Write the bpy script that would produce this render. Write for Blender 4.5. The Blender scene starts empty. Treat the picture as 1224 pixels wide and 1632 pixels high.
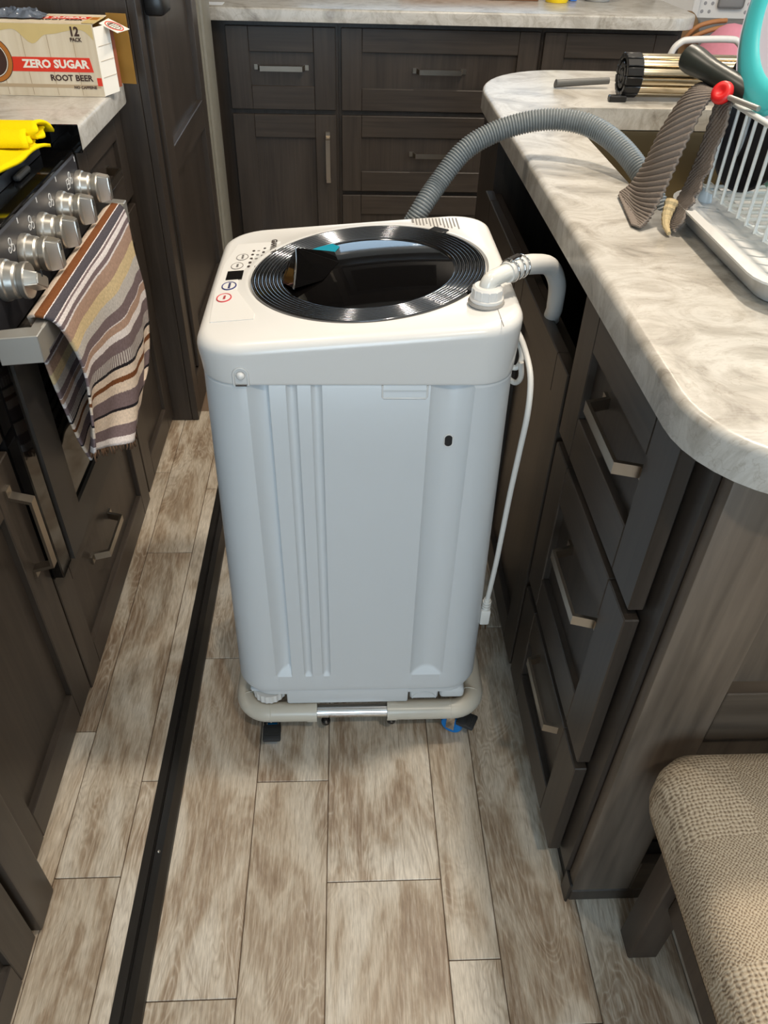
import bpy, bmesh, math, random
from mathutils import Vector, Matrix
random.seed(7)
S = bpy.context.scene
COL = S.collection
PI = math.pi

# ------------------------------------------------------------------ camera
def make_camera():
    yaw, pitch, roll, f = 0.0619552618, 0.69661606, 0.0327564563, 1223.565
    cp, sp, cy, sy = math.cos(pitch), math.sin(pitch), math.cos(yaw), math.sin(yaw)
    fwd = Vector((sy * cp, cy * cp, -sp)); right = Vector((cy, -sy, 0)); up = right.cross(fwd)
    r2 = right * math.cos(roll) + up * math.sin(roll)
    u2 = -right * math.sin(roll) + up * math.cos(roll)
    cam = bpy.data.cameras.new('camera'); o = bpy.data.objects.new('camera', cam); COL.objects.link(o)
    m = Matrix((( r2.x, u2.x, -fwd.x, 0), (r2.y, u2.y, -fwd.y, 0), (r2.z, u2.z, -fwd.z, 1.27), (0, 0, 0, 1)))
    o.matrix_world = m
    cam.sensor_fit = 'VERTICAL'; cam.sensor_height = 36.0; cam.lens = 36.0 * f / 1632.0
    cam.clip_start = 0.02
    S.camera = o
make_camera()

# ------------------------------------------------------------------ world, light, exposure
w = bpy.data.worlds.new('world'); S.world = w; w.use_nodes = True
w.node_tree.nodes['Background'].inputs[0].default_value = (0.62, 0.80, 1.0, 1)
w.node_tree.nodes['Background'].inputs[1].default_value = 2.2
def lamp(name, kind, loc, energy, color, size=0.1, rot=(0, 0, 0), size_y=None, spread=None):
    l = bpy.data.lights.new(name, kind); l.energy = energy; l.color = color
    if kind == 'AREA':
        l.shape = 'DISK' if size_y is None else 'RECTANGLE'; l.size = size
        if size_y: l.size_y = size_y
        if spread: l.spread = spread
    else:
        l.shadow_soft_size = size
    o = bpy.data.objects.new(name, l); o.location = loc; o.rotation_euler = rot; COL.objects.link(o)
    return o
WARM = (1.0, 0.87, 0.71)
for i, (x, y, e) in enumerate([(0.46, 0.97, 18), (0.66, 1.95, 10), (0.40, -0.45, 12), (0.70, 2.45, 8), (-0.38, 1.30, 5), (1.5, 0.9, 5), (1.5, 2.1, 7)]):  # the one left of the aisle is added to brighten the left counter
    lamp('ceiling_lamp', 'AREA', (x, y, 2.33), e, WARM, 0.11)
# daylight through the window behind the camera and the one on the right
lamp('daylight_near', 'AREA', (-0.1, -1.93, 1.25), 27, (0.66, 0.85, 1.0), 1.0, (PI / 2, 0, 0), 1.3)
lamp('daylight_right', 'AREA', (2.93, 1.2, 1.5), 26, (0.70, 0.86, 1.0), 1.6, (PI / 2, 0, PI / 2), 1.0)
S.view_settings.view_transform = 'Standard'; S.view_settings.look = 'None'
S.view_settings.gamma = 1.0; S.view_settings.use_curve_mapping = False
S.view_settings.exposure = 0.10

# ------------------------------------------------------------------ materials
def srgb(r, g, b):
    f = lambda c: (c / 255) / 12.92 if c / 255 <= 0.04045 else (((c / 255) + 0.055) / 1.055) ** 2.4
    return (f(r), f(g), f(b), 1)
def mat(name, color, rough=0.5, metal=0.0, spec=0.5, coat=0.0, bump=0.0, bscale=200.0, trans=0.0, emit=None, var=0.0):
    m = bpy.data.materials.new(name); m.use_nodes = True
    nt = m.node_tree; b = nt.nodes['Principled BSDF']
    b.inputs['Base Color'].default_value = color; b.inputs['Roughness'].default_value = rough
    b.inputs['Metallic'].default_value = metal; b.inputs['Specular IOR Level'].default_value = spec
    b.inputs['Coat Weight'].default_value = coat; b.inputs['Coat Roughness'].default_value = 0.05
    b.inputs['Transmission Weight'].default_value = trans
    if emit:
        b.inputs['Emission Color'].default_value = emit[0]; b.inputs['Emission Strength'].default_value = emit[1]
    tc = nt.nodes.new('ShaderNodeTexCoord'); n = nt.nodes.new('ShaderNodeTexNoise')
    n.inputs['Scale'].default_value = bscale; n.inputs['Detail'].default_value = 4
    nt.links.new(tc.outputs['Object'], n.inputs['Vector'])
    if var > 0:
        mx = nt.nodes.new('ShaderNodeMix'); mx.data_type = 'RGBA'
        mx.inputs[6].default_value = color; mx.inputs[7].default_value = tuple(c * (1 - var) for c in color[:3]) + (1,)
        nt.links.new(n.outputs['Fac'], mx.inputs[0]); nt.links.new(mx.outputs[2], b.inputs['Base Color'])
    if bump > 0:
        bp = nt.nodes.new('ShaderNodeBump'); bp.inputs['Strength'].default_value = bump; bp.inputs['Distance'].default_value = 0.002
        nt.links.new(n.outputs['Fac'], bp.inputs['Height']); nt.links.new(bp.outputs['Normal'], b.inputs['Normal'])
    return m
def ramp(nt, fac, stops, interp='LINEAR'):
    r = nt.nodes.new('ShaderNodeValToRGB'); r.color_ramp.interpolation = interp
    e = r.color_ramp.elements
    e[0].position, e[0].color = stops[0]; e[1].position, e[1].color = stops[1]
    for p, c in stops[2:]:
        x = e.new(p); x.color = c
    nt.links.new(fac, r.inputs['Fac']); return r
def coords(nt, scale, rnd=True, out='Object'):
    tc = nt.nodes.new('ShaderNodeTexCoord'); mp = nt.nodes.new('ShaderNodeMapping'); mp.inputs['Scale'].default_value = scale
    src = tc.outputs[out]
    if rnd:
        oi = nt.nodes.new('ShaderNodeObjectInfo'); mul = nt.nodes.new('ShaderNodeVectorMath'); mul.operation = 'MULTIPLY_ADD'
        mul.inputs[1].default_value = (37, 61, 23)
        nt.links.new(oi.outputs['Random'], mul.inputs[0]); nt.links.new(src, mul.inputs[2]); src = mul.outputs[0]
    nt.links.new(src, mp.inputs['Vector']); return mp.outputs['Vector']
def wood(name, dark, light, axis='Z', rough=0.38, fine=110.0, spec=0.5):
    m = bpy.data.materials.new(name); m.use_nodes = True; nt = m.node_tree; b = nt.nodes['Principled BSDF']
    i = 'XYZ'.index(axis)
    sc = [fine] * 3; sc[i] = 3.5
    v = coords(nt, sc)
    n = nt.nodes.new('ShaderNodeTexNoise'); n.inputs['Scale'].default_value = 1; n.inputs['Detail'].default_value = 6; n.inputs['Distortion'].default_value = 0.6
    nt.links.new(v, n.inputs['Vector'])
    sc2 = [9.0] * 3; sc2[i] = 1.6
    v2 = coords(nt, sc2)
    n2 = nt.nodes.new('ShaderNodeTexNoise'); n2.inputs['Scale'].default_value = 1; n2.inputs['Detail'].default_value = 3; n2.inputs['Distortion'].default_value = 1.5
    nt.links.new(v2, n2.inputs['Vector'])
    add = nt.nodes.new('ShaderNodeMath'); add.operation = 'MULTIPLY_ADD'; add.inputs[1].default_value = 0.5
    ad2 = nt.nodes.new('ShaderNodeMath'); ad2.operation = 'MULTIPLY'; ad2.inputs[1].default_value = 0.5
    nt.links.new(n2.outputs['Fac'], ad2.inputs[0]); nt.links.new(n.outputs['Fac'], add.inputs[0]); nt.links.new(ad2.outputs[0], add.inputs[2])
    r = ramp(nt, add.outputs[0], [(0.34, dark), (0.66, light)])
    nt.links.new(r.outputs['Color'], b.inputs['Base Color'])
    b.inputs['Roughness'].default_value = rough; b.inputs['Specular IOR Level'].default_value = spec
    bp = nt.nodes.new('ShaderNodeBump'); bp.inputs['Strength'].default_value = 0.08; bp.inputs['Distance'].default_value = 0.001
    nt.links.new(n.outputs['Fac'], bp.inputs['Height']); nt.links.new(bp.outputs['Normal'], b.inputs['Normal'])
    return m
def plank_mat(name):
    # printed wood-look tile: swirling cathedral grain, pale streaks over taupe
    m = bpy.data.materials.new(name); m.use_nodes = True; nt = m.node_tree; b = nt.nodes['Principled BSDF']
    v = coords(nt, (1, 1, 1))
    def noise(scale, vec, detail=5, dist=0.0, vs=None):
        src = vec
        if vs:
            mp = nt.nodes.new('ShaderNodeMapping'); mp.inputs['Scale'].default_value = vs; nt.links.new(vec, mp.inputs['Vector']); src = mp.outputs['Vector']
        n = nt.nodes.new('ShaderNodeTexNoise'); n.inputs['Scale'].default_value = scale; n.inputs['Detail'].default_value = detail; n.inputs['Distortion'].default_value = dist
        nt.links.new(src, n.inputs['Vector']); return n
    big = noise(1, v, 3, 1.0, (8, 2.2, 1)); gate = noise(1, v, 2, 0.5, (5, 3, 1))            # broad field that the grain contours follow
    mul = nt.nodes.new('ShaderNodeMath'); mul.operation = 'MULTIPLY'; mul.inputs[1].default_value = 58.0
    nt.links.new(big.outputs['Fac'], mul.inputs[0])
    fr = nt.nodes.new('ShaderNodeMath'); fr.operation = 'PINGPONG'; fr.inputs[1].default_value = 1.0
    nt.links.new(mul.outputs[0], fr.inputs[0])
    streak = noise(1, v, 8, 0.25, (200, 17, 1)); streak.inputs['Roughness'].default_value = 0.68
    patch = noise(1, v, 4, 1.4, (10, 3.4, 1))
    fine = noise(1, v, 5, 0.15, (640, 52, 1))
    base = ramp(nt, patch.outputs['Fac'], [(0.36, srgb(146, 124, 102)), (0.46, srgb(168, 149, 127)), (0.54, srgb(196, 183, 165)), (0.66, srgb(214, 205, 191))])
    def mixc(a, bcol, fac, typ='MIX'):
        x = nt.nodes.new('ShaderNodeMix'); x.data_type = 'RGBA'; x.blend_type = typ
        nt.links.new(a, x.inputs[6])
        if isinstance(bcol, tuple): x.inputs[7].default_value = bcol
        else: nt.links.new(bcol, x.inputs[7])
        if isinstance(fac, float): x.inputs[0].default_value = fac
        else: nt.links.new(fac, x.inputs[0])
        return x.outputs[2]
    rf = ramp(nt, fr.outputs[0], [(0.0, (0, 0, 0, 1)), (0.5, (0.0, 0.0, 0.0, 1)), (0.97, (0.30, 0.30, 0.30, 1))])
    pf = ramp(nt, fr.outputs[0], [(0.02, (0.42, 0.42, 0.42, 1)), (0.40, (0, 0, 0, 1))])
    gf = ramp(nt, gate.outputs['Fac'], [(0.42, (0.08, 0.08, 0.08, 1)), (0.64, (1, 1, 1, 1))])
    def gated(x):
        q = nt.nodes.new('ShaderNodeMath'); q.operation = 'MULTIPLY'; nt.links.new(x, q.inputs[0]); nt.links.new(gf.outputs['Color'], q.inputs[1]); return q.outputs[0]
    sf = ramp(nt, streak.outputs['Fac'], [(0.46, (0, 0, 0, 1)), (0.68, (0.55, 0.55, 0.55, 1))])
    df = ramp(nt, streak.outputs['Fac'], [(0.32, (0.42, 0.42, 0.42, 1)), (0.47, (0, 0, 0, 1))])
    c = mixc(base.outputs['Color'], srgb(120, 99, 79), gated(rf.outputs['Color']))
    c = mixc(c, srgb(222, 213, 199), gated(pf.outputs['Color']))
    c = mixc(c, srgb(219, 209, 193), sf.outputs['Color'])
    c = mixc(c, srgb(122, 103, 84), df.outputs['Color'])
    ff = ramp(nt, fine.outputs['Fac'], [(0.3, (0.80, 0.79, 0.77, 1)), (0.7, (1.14, 1.14, 1.14, 1))])
    c = mixc(c, ff.outputs['Color'], 1.0, 'MULTIPLY')
    oi = nt.nodes.new('ShaderNodeObjectInfo')
    tr = ramp(nt, oi.outputs['Random'], [(0.0, (0.84, 0.82, 0.79, 1)), (1.0, (1.03, 1.03, 1.03, 1))])
    c = mixc(c, tr.outputs['Color'], 1.0, 'MULTIPLY')
    nt.links.new(c, b.inputs['Base Color'])
    b.inputs['Roughness'].default_value = 0.42; b.inputs['Specular IOR Level'].default_value = 0.45
    bp = nt.nodes.new('ShaderNodeBump'); bp.inputs['Strength'].default_value = 0.10; bp.inputs['Distance'].default_value = 0.001
    nt.links.new(streak.outputs['Fac'], bp.inputs['Height']); nt.links.new(bp.outputs['Normal'], b.inputs['Normal'])
    return m
def counter_mat(name, a, bcol, ccol):
    m = bpy.data.materials.new(name); m.use_nodes = True; nt = m.node_tree; b = nt.nodes['Principled BSDF']
    v = coords(nt, (9, 11, 9), rnd=False)
    n = nt.nodes.new('ShaderNodeTexNoise'); n.inputs['Scale'].default_value = 1; n.inputs['Detail'].default_value = 9; n.inputs['Distortion'].default_value = 1.5; n.inputs['Roughness'].default_value = 0.68
    nt.links.new(v, n.inputs['Vector'])
    r = ramp(nt, n.outputs['Fac'], [(0.30, ccol), (0.44, bcol), (0.58, a), (0.72, bcol)])
    v2 = coords(nt, (8, 20, 8), rnd=False)
    n2 = nt.nodes.new('ShaderNodeTexNoise'); n2.inputs['Scale'].default_value = 1; n2.inputs['Detail'].default_value = 8; n2.inputs['Distortion'].default_value = 3.0
    nt.links.new(v2, n2.inputs['Vector'])
    r2 = ramp(nt, n2.outputs['Fac'], [(0.485, (1, 1, 1, 1)), (0.50, (0.80, 0.77, 0.73, 1)), (0.515, (1, 1, 1, 1))])
    mx = nt.nodes.new('ShaderNodeMix'); mx.data_type = 'RGBA'; mx.blend_type = 'MULTIPLY'; mx.inputs[0].default_value = 0.8
    nt.links.new(r.outputs['Color'], mx.inputs[6]); nt.links.new(r2.outputs['Color'], mx.inputs[7])
    nt.links.new(mx.outputs[2], b.inputs['Base Color'])
    b.inputs['Roughness'].default_value = 0.3
    bp = nt.nodes.new('ShaderNodeBump'); bp.inputs['Strength'].default_value = 0.05; bp.inputs['Distance'].default_value = 0.001
    nt.links.new(n.outputs['Fac'], bp.inputs['Height']); nt.links.new(bp.outputs['Normal'], b.inputs['Normal'])
    return m
WD, WL = srgb(45, 39, 34), srgb(66, 58, 51)
M = {}
M['wood'] = wood('cabinet_wood', WD, WL, 'Z')
M['woody'] = wood('cabinet_wood_y', WD, WL, 'Y')
M['woodx'] = wood('cabinet_wood_x', WD, WL, 'X')
M['panelwood'] = wood('end_panel_wood', srgb(66, 57, 48), srgb(112, 99, 86), 'Z', 0.5, 60)
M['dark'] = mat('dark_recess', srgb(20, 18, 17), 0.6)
M['plank'] = plank_mat('plank_tile')
M['grout'] = mat('grout', srgb(112, 92, 74), 0.8)
M['counter'] = counter_mat('counter_laminate', srgb(192, 189, 182), srgb(167, 162, 153), srgb(130, 125, 116))
M['nickel'] = mat('brushed_nickel', srgb(172, 164, 152), 0.28, 1.0, bump=0.05, bscale=400)
M['steel'] = mat('stainless', srgb(186, 184, 178), 0.42, 0.75, bump=0.03, bscale=300)
M['sinksteel'] = mat('sink_steel', srgb(150, 140, 118), 0.32, 1.0, bump=0.05, bscale=250)
M['white'] = mat('white_plastic', srgb(220, 219, 216), 0.26, spec=0.5, coat=0.15)
M['whitebody'] = mat('white_body', srgb(206, 210, 212), 0.36, spec=0.4, bump=0.01, bscale=900)
M['beige'] = mat('beige_tube', srgb(198, 192, 178), 0.3)
M['chrome'] = mat('chrome', srgb(215, 215, 215), 0.08, 1.0)
M['black'] = mat('black_plastic', srgb(24, 24, 25), 0.35)
M['gloss'] = mat('black_glass', srgb(8, 8, 9), 0.06, spec=0.6)
M['rubber'] = mat('rubber', srgb(40, 42, 44), 0.6)
M['blue'] = mat('blue_caster', srgb(16, 120, 196), 0.25)
M['lidring'] = mat('lid_ring', srgb(120, 122, 126), 0.12, 1.0)
M['lid'] = mat('lid_glass', srgb(9, 8, 8), 0.03, spec=0.55, coat=0.3)
M['wall'] = mat('wall_paint', srgb(205, 200, 192), 0.7, var=0.06, bscale=3)
M['ceil'] = mat('ceiling_paint', srgb(228, 226, 220), 0.8, var=0.04, bscale=3)
M['trim'] = wood('dark_trim', srgb(28, 26, 24), srgb(40, 37, 34), 'Y', 0.35)
M['hose'] = mat('grey_hose', srgb(112, 118, 120), 0.38)
M['hosew'] = mat('white_hose', srgb(215, 213, 208), 0.38)
M['cord'] = mat('white_cord', srgb(212, 211, 206), 0.4)
M['ink'] = mat('dark_ink', srgb(60, 50, 44), 0.5)
M['yellow'] = mat('yellow_microfibre', srgb(255, 224, 6), 0.9, spec=0.1, bump=0.6, bscale=900, var=0.15)
M['mark'] = mat('white_print', srgb(215, 215, 215), 0.5)

# ------------------------------------------------------------------ object helpers
ORG = {}
def thing(name, label, cat, loc=(0, 0, 0), group=None):
    o = bpy.data.objects.new(name, None); o.empty_display_size = 0.05; COL.objects.link(o); o.location = loc
    ORG[o.name] = Vector(loc); o['label'] = label; o['category'] = cat
    if group: o['group'] = group
    return o
def link(name, me, m, parent=None, smooth=None, label=None):
    o = bpy.data.objects.new(name, me); COL.objects.link(o)
    if m is not None: me.materials.append(m)
    if smooth is not None:
        for p in me.polygons: p.use_smooth = True
        me.set_sharp_from_angle(angle=math.radians(smooth))
    if parent is not None:
        org = ORG[parent.name]; me.transform(Matrix.Translation(-org)); o.parent = parent; ORG[o.name] = org
    else:
        ORG[o.name] = Vector((0, 0, 0))
    if label: o['label'] = label
    return o
def obj(name, bm, m, parent=None, smooth=None, label=None, recalc=True):
    if recalc: bmesh.ops.recalc_face_normals(bm, faces=bm.faces)
    me = bpy.data.meshes.new(name); bm.to_mesh(me); bm.free()
    return link(name, me, m, parent, smooth, label)
def tag(o, label, cat, group=None):
    """make a one-mesh thing; its origin moves to its base"""
    o['label'] = label; o['category'] = cat
    if group: o['group'] = group
    me = o.data; n = len(me.vertices)
    c = Vector((0, 0, 0)); zm = 1e9
    for v in me.vertices: c += v.co; zm = min(zm, v.co.z)
    c /= n; c.z = zm
    me.transform(Matrix.Translation(-c)); o.location = o.location + c; ORG[o.name] = Vector(c)
    return o
def struct(o): o['kind'] = 'structure'; return o
def box(bm, x0, x1, y0, y1, z0, z1, bev=0.0, seg=1):
    vs = [bm.verts.new((x, y, z)) for x in (x0, x1) for y in (y0, y1) for z in (z0, z1)]
    F = [(0, 1, 3, 2), (4, 6, 7, 5), (0, 4, 5, 1), (2, 3, 7, 6), (0, 2, 6, 4), (1, 5, 7, 3)]
    fs = [bm.faces.new([vs[i] for i in f]) for f in F]
    if bev > 0:
        es = {e for f in fs for e in f.edges}
        bmesh.ops.bevel(bm, geom=list(es), offset=bev, segments=seg, affect='EDGES', profile=0.5)
    return bm
def B(*a, **k): return box(bmesh.new(), *a, **k)
def prism(bm, pts, fn, d0, d1, bev=0.0):
    """pts 2D polygon, fn(a,b,d)->xyz, extruded from d0 to d1"""
    a = [bm.verts.new(fn(p[0], p[1], d0)) for p in pts]; b = [bm.verts.new(fn(p[0], p[1], d1)) for p in pts]
    n = len(pts); fs = [bm.faces.new(a[::-1]), bm.faces.new(b)]
    for i in range(n): fs.append(bm.faces.new((a[i], a[(i + 1) % n], b[(i + 1) % n], b[i])))
    if bev > 0:
        bmesh.ops.bevel(bm, geom=list({e for f in fs for e in f.edges}), offset=bev, segments=1, affect='EDGES', profile=0.5)
    return bm
def smooth_path(pts, n=8):
    P = [Vector(p) for p in pts]
    if len(P) < 3: return P
    Q = [P[0] * 2 - P[1]] + P + [P[-1] * 2 - P[-2]]; out = []
    for i in range(1, len(Q) - 2):
        for k in range(n):
            t = k / n; a, b, c, d = Q[i - 1], Q[i], Q[i + 1], Q[i + 2]
            out.append(0.5 * ((2 * b) + (c - a) * t + (2 * a - 5 * b + 4 * c - d) * t * t + (3 * b - a - 3 * c + d) * t ** 3))
    out.append(P[-1]); return out
def tube(bm, path, r, seg=10, caps=True, closed=False):
    P = [Vector(p) for p in path]; n = len(P)
    R = r if callable(r) else (lambda i: r)
    rings = []; nrm = None
    for i in range(n):
        if closed: t = P[(i + 1) % n] - P[i - 1]
        else: t = P[min(i + 1, n - 1)] - P[max(i - 1, 0)]
        t.normalize()
        if nrm is None:
            nrm = t.orthogonal().normalized()
        nrm = (nrm - t * nrm.dot(t)).normalized(); bi = t.cross(nrm)
        rings.append([bm.verts.new(P[i] + (nrm * math.cos(2 * PI * k / seg) + bi * math.sin(2 * PI * k / seg)) * R(i)) for k in range(seg)])
    m = n if closed else n - 1
    for i in range(m):
        a, b = rings[i], rings[(i + 1) % n]
        for k in range(seg): bm.faces.new((a[k], a[(k + 1) % seg], b[(k + 1) % seg], b[k]))
    if caps and not closed:
        bm.faces.new(rings[0][::-1]); bm.faces.new(rings[-1])
    return bm
def lathe(bm, prof, mtx=Matrix.Identity(4), seg=32, a0=0.0, a1=2 * PI):
    full = abs(a1 - a0 - 2 * PI) < 1e-6; cols = []
    n = seg if full else seg + 1
    for k in range(n):
        a = a0 + (a1 - a0) * k / seg
        cols.append([bm.verts.new(mtx @ Vector((r * math.cos(a), r * math.sin(a), z))) for r, z in prof])
    for k in range(seg):
        a, b = cols[k], cols[(k + 1) % n]
        for i in range(len(prof) - 1): bm.faces.new((a[i], b[i], b[i + 1], a[i + 1]))
    bmesh.ops.remove_doubles(bm, verts=bm.verts, dist=1e-6)
    return bm
def frame_z(o, zdir, xhint=(1, 0, 0)):
    z = Vector(zdir).normalized(); x = Vector(xhint); x = (x - z * x.dot(z)).normalized(); y = z.cross(x)
    return Matrix(((x.x, y.x, z.x, o[0]), (x.y, y.y, z.y, o[1]), (x.z, y.z, z.z, o[2]), (0, 0, 0, 1)))
def grid(bm, fn, nu, nv):
    vs = [[bm.verts.new(fn(i / nu, j / nv)) for j in range(nv + 1)] for i in range(nu + 1)]
    uv = bm.loops.layers.uv.verify()
    for i in range(nu):
        for j in range(nv):
            f = bm.faces.new((vs[i][j], vs[i + 1][j], vs[i + 1][j + 1], vs[i][j + 1]))
            for l, (a, b) in zip(f.loops, ((i, j), (i + 1, j), (i + 1, j + 1), (i, j + 1))): l[uv].uv = (a / nu, b / nv)
    return bm
def solidify(o, t, off=0.0):
    m = o.modifiers.new('thickness', 'SOLIDIFY'); m.thickness = t; m.offset = off; return o
def text(name, s, size, mtx, m, parent, extrude=0.0002, align='LEFT', sx=1.0, bold=0.0):
    c = bpy.data.curves.new('t', 'FONT'); c.body = s; c.size = size; c.extrude = extrude; c.align_x = align; c.offset = bold
    c.resolution_u = 2
    t = bpy.data.objects.new('t', c); COL.objects.link(t)
    bpy.context.view_layer.update()
    me = bpy.data.meshes.new_from_object(t.evaluated_get(bpy.context.evaluated_depsgraph_get()))
    bpy.data.objects.remove(t); me.name = name; me.materials.clear()
    me.transform(mtx @ Matrix.Diagonal((sx, 1, 1, 1)))
    return link(name, me, m, parent)
def fring(bm, fn, u0, u1, v0, v1, a0, a1, b0, b1, w0, w1, bev=0.0):
    """rectangular frame with a rectangular opening, one connected piece"""
    V = [[[bm.verts.new(fn(u, v, w)) for u, v in q] for q in (((u0, v0), (u1, v0), (u1, v1), (u0, v1)), ((a0, b0), (a1, b0), (a1, b1), (a0, b1)))] for w in (w0, w1)]
    for i in range(4):
        k = (i + 1) % 4
        for w in (0, 1): bm.faces.new((V[w][0][i], V[w][0][k], V[w][1][k], V[w][1][i]))
        for q in (0, 1): bm.faces.new((V[0][q][i], V[0][q][k], V[1][q][k], V[1][q][i]))
    if bev > 0: bmesh.ops.bevel(bm, geom=[e for e in bm.edges if e.calc_face_angle(0) > 0.5], offset=bev, segments=1, affect='EDGES')
    return bm
MAPS = {'L': lambda p: (lambda u, v, w: (p + w, u, v)),      # faces +X, u runs along Y
        'P': lambda p: (lambda u, v, w: (p - w, u, v)),      # faces -X
        'B': lambda p: (lambda u, v, w: (u, p - w, v))}      # faces -Y, u runs along X
def fbox(bm, fn, u0, u1, v0, v1, w0, w1, bev=0.0):
    a, b = fn(u0, v0, w0), fn(u1, v1, w1)
    return box(bm, *[c for i in range(3) for c in (min(a[i], b[i]), max(a[i], b[i]))], bev=bev)
def handle(fn, u, v, w, parent, L=0.19, along='u', proj=0.033, wid=0.016):
    """bow pull: flanged feet, slightly slanted legs and a flat bar"""
    bm = bmesh.new(); h = L / 2; t = 0.0045
    path = [(-h, 0.0), (-h, t), (-h + 0.012, t), (-h + 0.021, proj), (h - 0.021, proj), (h - 0.012, t), (h, t), (h, 0.0),
            (h - 0.0165, 0.0), (h - 0.0255, proj - t), (-h + 0.0255, proj - t), (-h + 0.0165, 0.0)]
    if along == 'u': g = lambda a, b, d: fn(u + a, v + d, w + b)
    else: g = lambda a, b, d: fn(u + d, v + a, w + b)
    # split in convex quads for a clean strip
    quads = [(0, 1, 2, 11), (11, 2, 3, 10), (10, 3, 4, 9), (9, 4, 5, 8), (8, 5, 6, 7)]
    lo = [bm.verts.new(g(a, b, -wid / 2)) for a, b in path]; hi = [bm.verts.new(g(a, b, wid / 2)) for a, b in path]
    for q in quads:
        bm.faces.new([lo[i] for i in q]); bm.faces.new([hi[i] for i in q][::-1])
    n = len(path)
    for i in range(n): bm.faces.new((lo[i], lo[(i + 1) % n], hi[(i + 1) % n], hi[i]))
    bmesh.ops.bevel(bm, geom=[e for e in bm.edges if e.calc_length() > 0.001 and len(e.link_faces) == 2 and e.calc_face_angle(0) > 0.6], offset=0.0007, segments=1, affect='EDGES')
    return obj('handle', bm, M['nickel'], parent, 35)
def front(parent, name, kind, plane, u0, u1, v0, v1, rail=0.06, th=0.02, dep=0.011, hz=None, mv=None, mh=None, midrail=None, **hk):
    """shaker front: two stiles, rails and a recessed panel"""
    fn = MAPS[kind](plane)
    mv = mv or M['wood']; mh = mh or (M['woodx'] if kind == 'B' else M['woody'])
    bv = 0.0016; e = 0.0004
    bm = bmesh.new(); fbox(bm, fn, u0 + rail * 0.6, u1 - rail * 0.6, v0 + rail * 0.6, v1 - rail * 0.6, 0.002, th - dep)
    o = obj(name, bm, mv, parent)
    def bd(nm, a, b, c, d, m): bm = bmesh.new(); fbox(bm, fn, a, b, c, d, 0.001, th, bv); obj(nm, bm, m, o)
    bd('stile', u0, u0 + rail, v0, v1, mv); bd('stile', u1 - rail, u1, v0, v1, mv)
    bd('rail', u0 + rail + e, u1 - rail - e, v0, v0 + rail, mh); bd('rail', u0 + rail + e, u1 - rail - e, v1 - rail, v1, mh)
    if midrail: bd('rail', u0 + rail + e, u1 - rail - e, midrail, midrail + rail, mh)
    if hz:
        uu, vv, al = hz; off = th - dep if hk.pop('onpanel', False) else th
        handle(fn, uu, vv, off, o, along=al, **hk)
    return o
def offset_loop(loop, d):
    n = len(loop); out = []
    for i in range(n):
        a, b, c = Vector(loop[i - 1]), Vector(loop[i]), Vector(loop[(i + 1) % n])
        e1 = (b - a); e2 = (c - b)
        if e1.length < 1e-9: e1 = e2
        n1 = Vector((-e1.y, e1.x)).normalized(); n2 = Vector((-e2.y, e2.x)).normalized()
        k = (n1 + n2); k = k / max(0.35, k.length_squared) * 2 if k.length > 1e-6 else n1
        out.append(b + k * d)
    return out
def slab(loop, z0, z1, r=0.008, hole=None):
    """countertop slab (loop counter-clockwise) with a rounded top arris and an optional hole"""
    bm = bmesh.new(); n = len(loop)
    rings = [[bm.verts.new((p[0], p[1], z0)) for p in loop]]
    for k in range(4):
        a = k / 3 * PI / 2; ins = r * (1 - math.cos(a)); z = z1 - r + r * math.sin(a)
        rings.append([bm.verts.new((p.x, p.y, z)) for p in offset_loop(loop, ins)])
    for a, b in zip(rings, rings[1:]):
        for i in range(n): bm.faces.new((a[i], a[(i + 1) % n], b[(i + 1) % n], b[i]))
    if not hole:
        bm.faces.new(rings[-1]); bm.faces.new(rings[0][::-1])
    else:
        ht = [bm.verts.new((p[0], p[1], z1)) for p in hole]; hb = [bm.verts.new((p[0], p[1], z0)) for p in hole]; m = len(hole)
        for i in range(m): bm.faces.new((ht[i], ht[(i + 1) % m], hb[(i + 1) % m], hb[i]))
        bm.edges.ensure_lookup_table()
        for top, hol in ((rings[-1], ht), (rings[0], hb)):
            es = []
            for lp in (top, hol):
                for i in range(len(lp)):
                    es.append(bm.edges.get((lp[i], lp[(i + 1) % len(lp)])))
            bmesh.ops.triangle_fill(bm, edges=es, use_beauty=True, use_dissolve=False)
    return bm
def arc(cx, cy, rx, ry, a0, a1, n=10):
    return [(cx + rx * math.cos(math.radians(a0 + (a1 - a0) * i / n)), cy + ry * math.sin(math.radians(a0 + (a1 - a0) * i / n))) for i in range(n + 1)]
def rrect(x0, x1, y0, y1, r, n=6):
    return arc(x1 - r, y0 + r, r, r, -90, 0, n) + arc(x1 - r, y1 - r, r, r, 0, 90, n) + arc(x0 + r, y1 - r, r, r, 90, 180, n) + arc(x0 + r, y0 + r, r, r, 180, 270, n)
exec_parts = []

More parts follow.
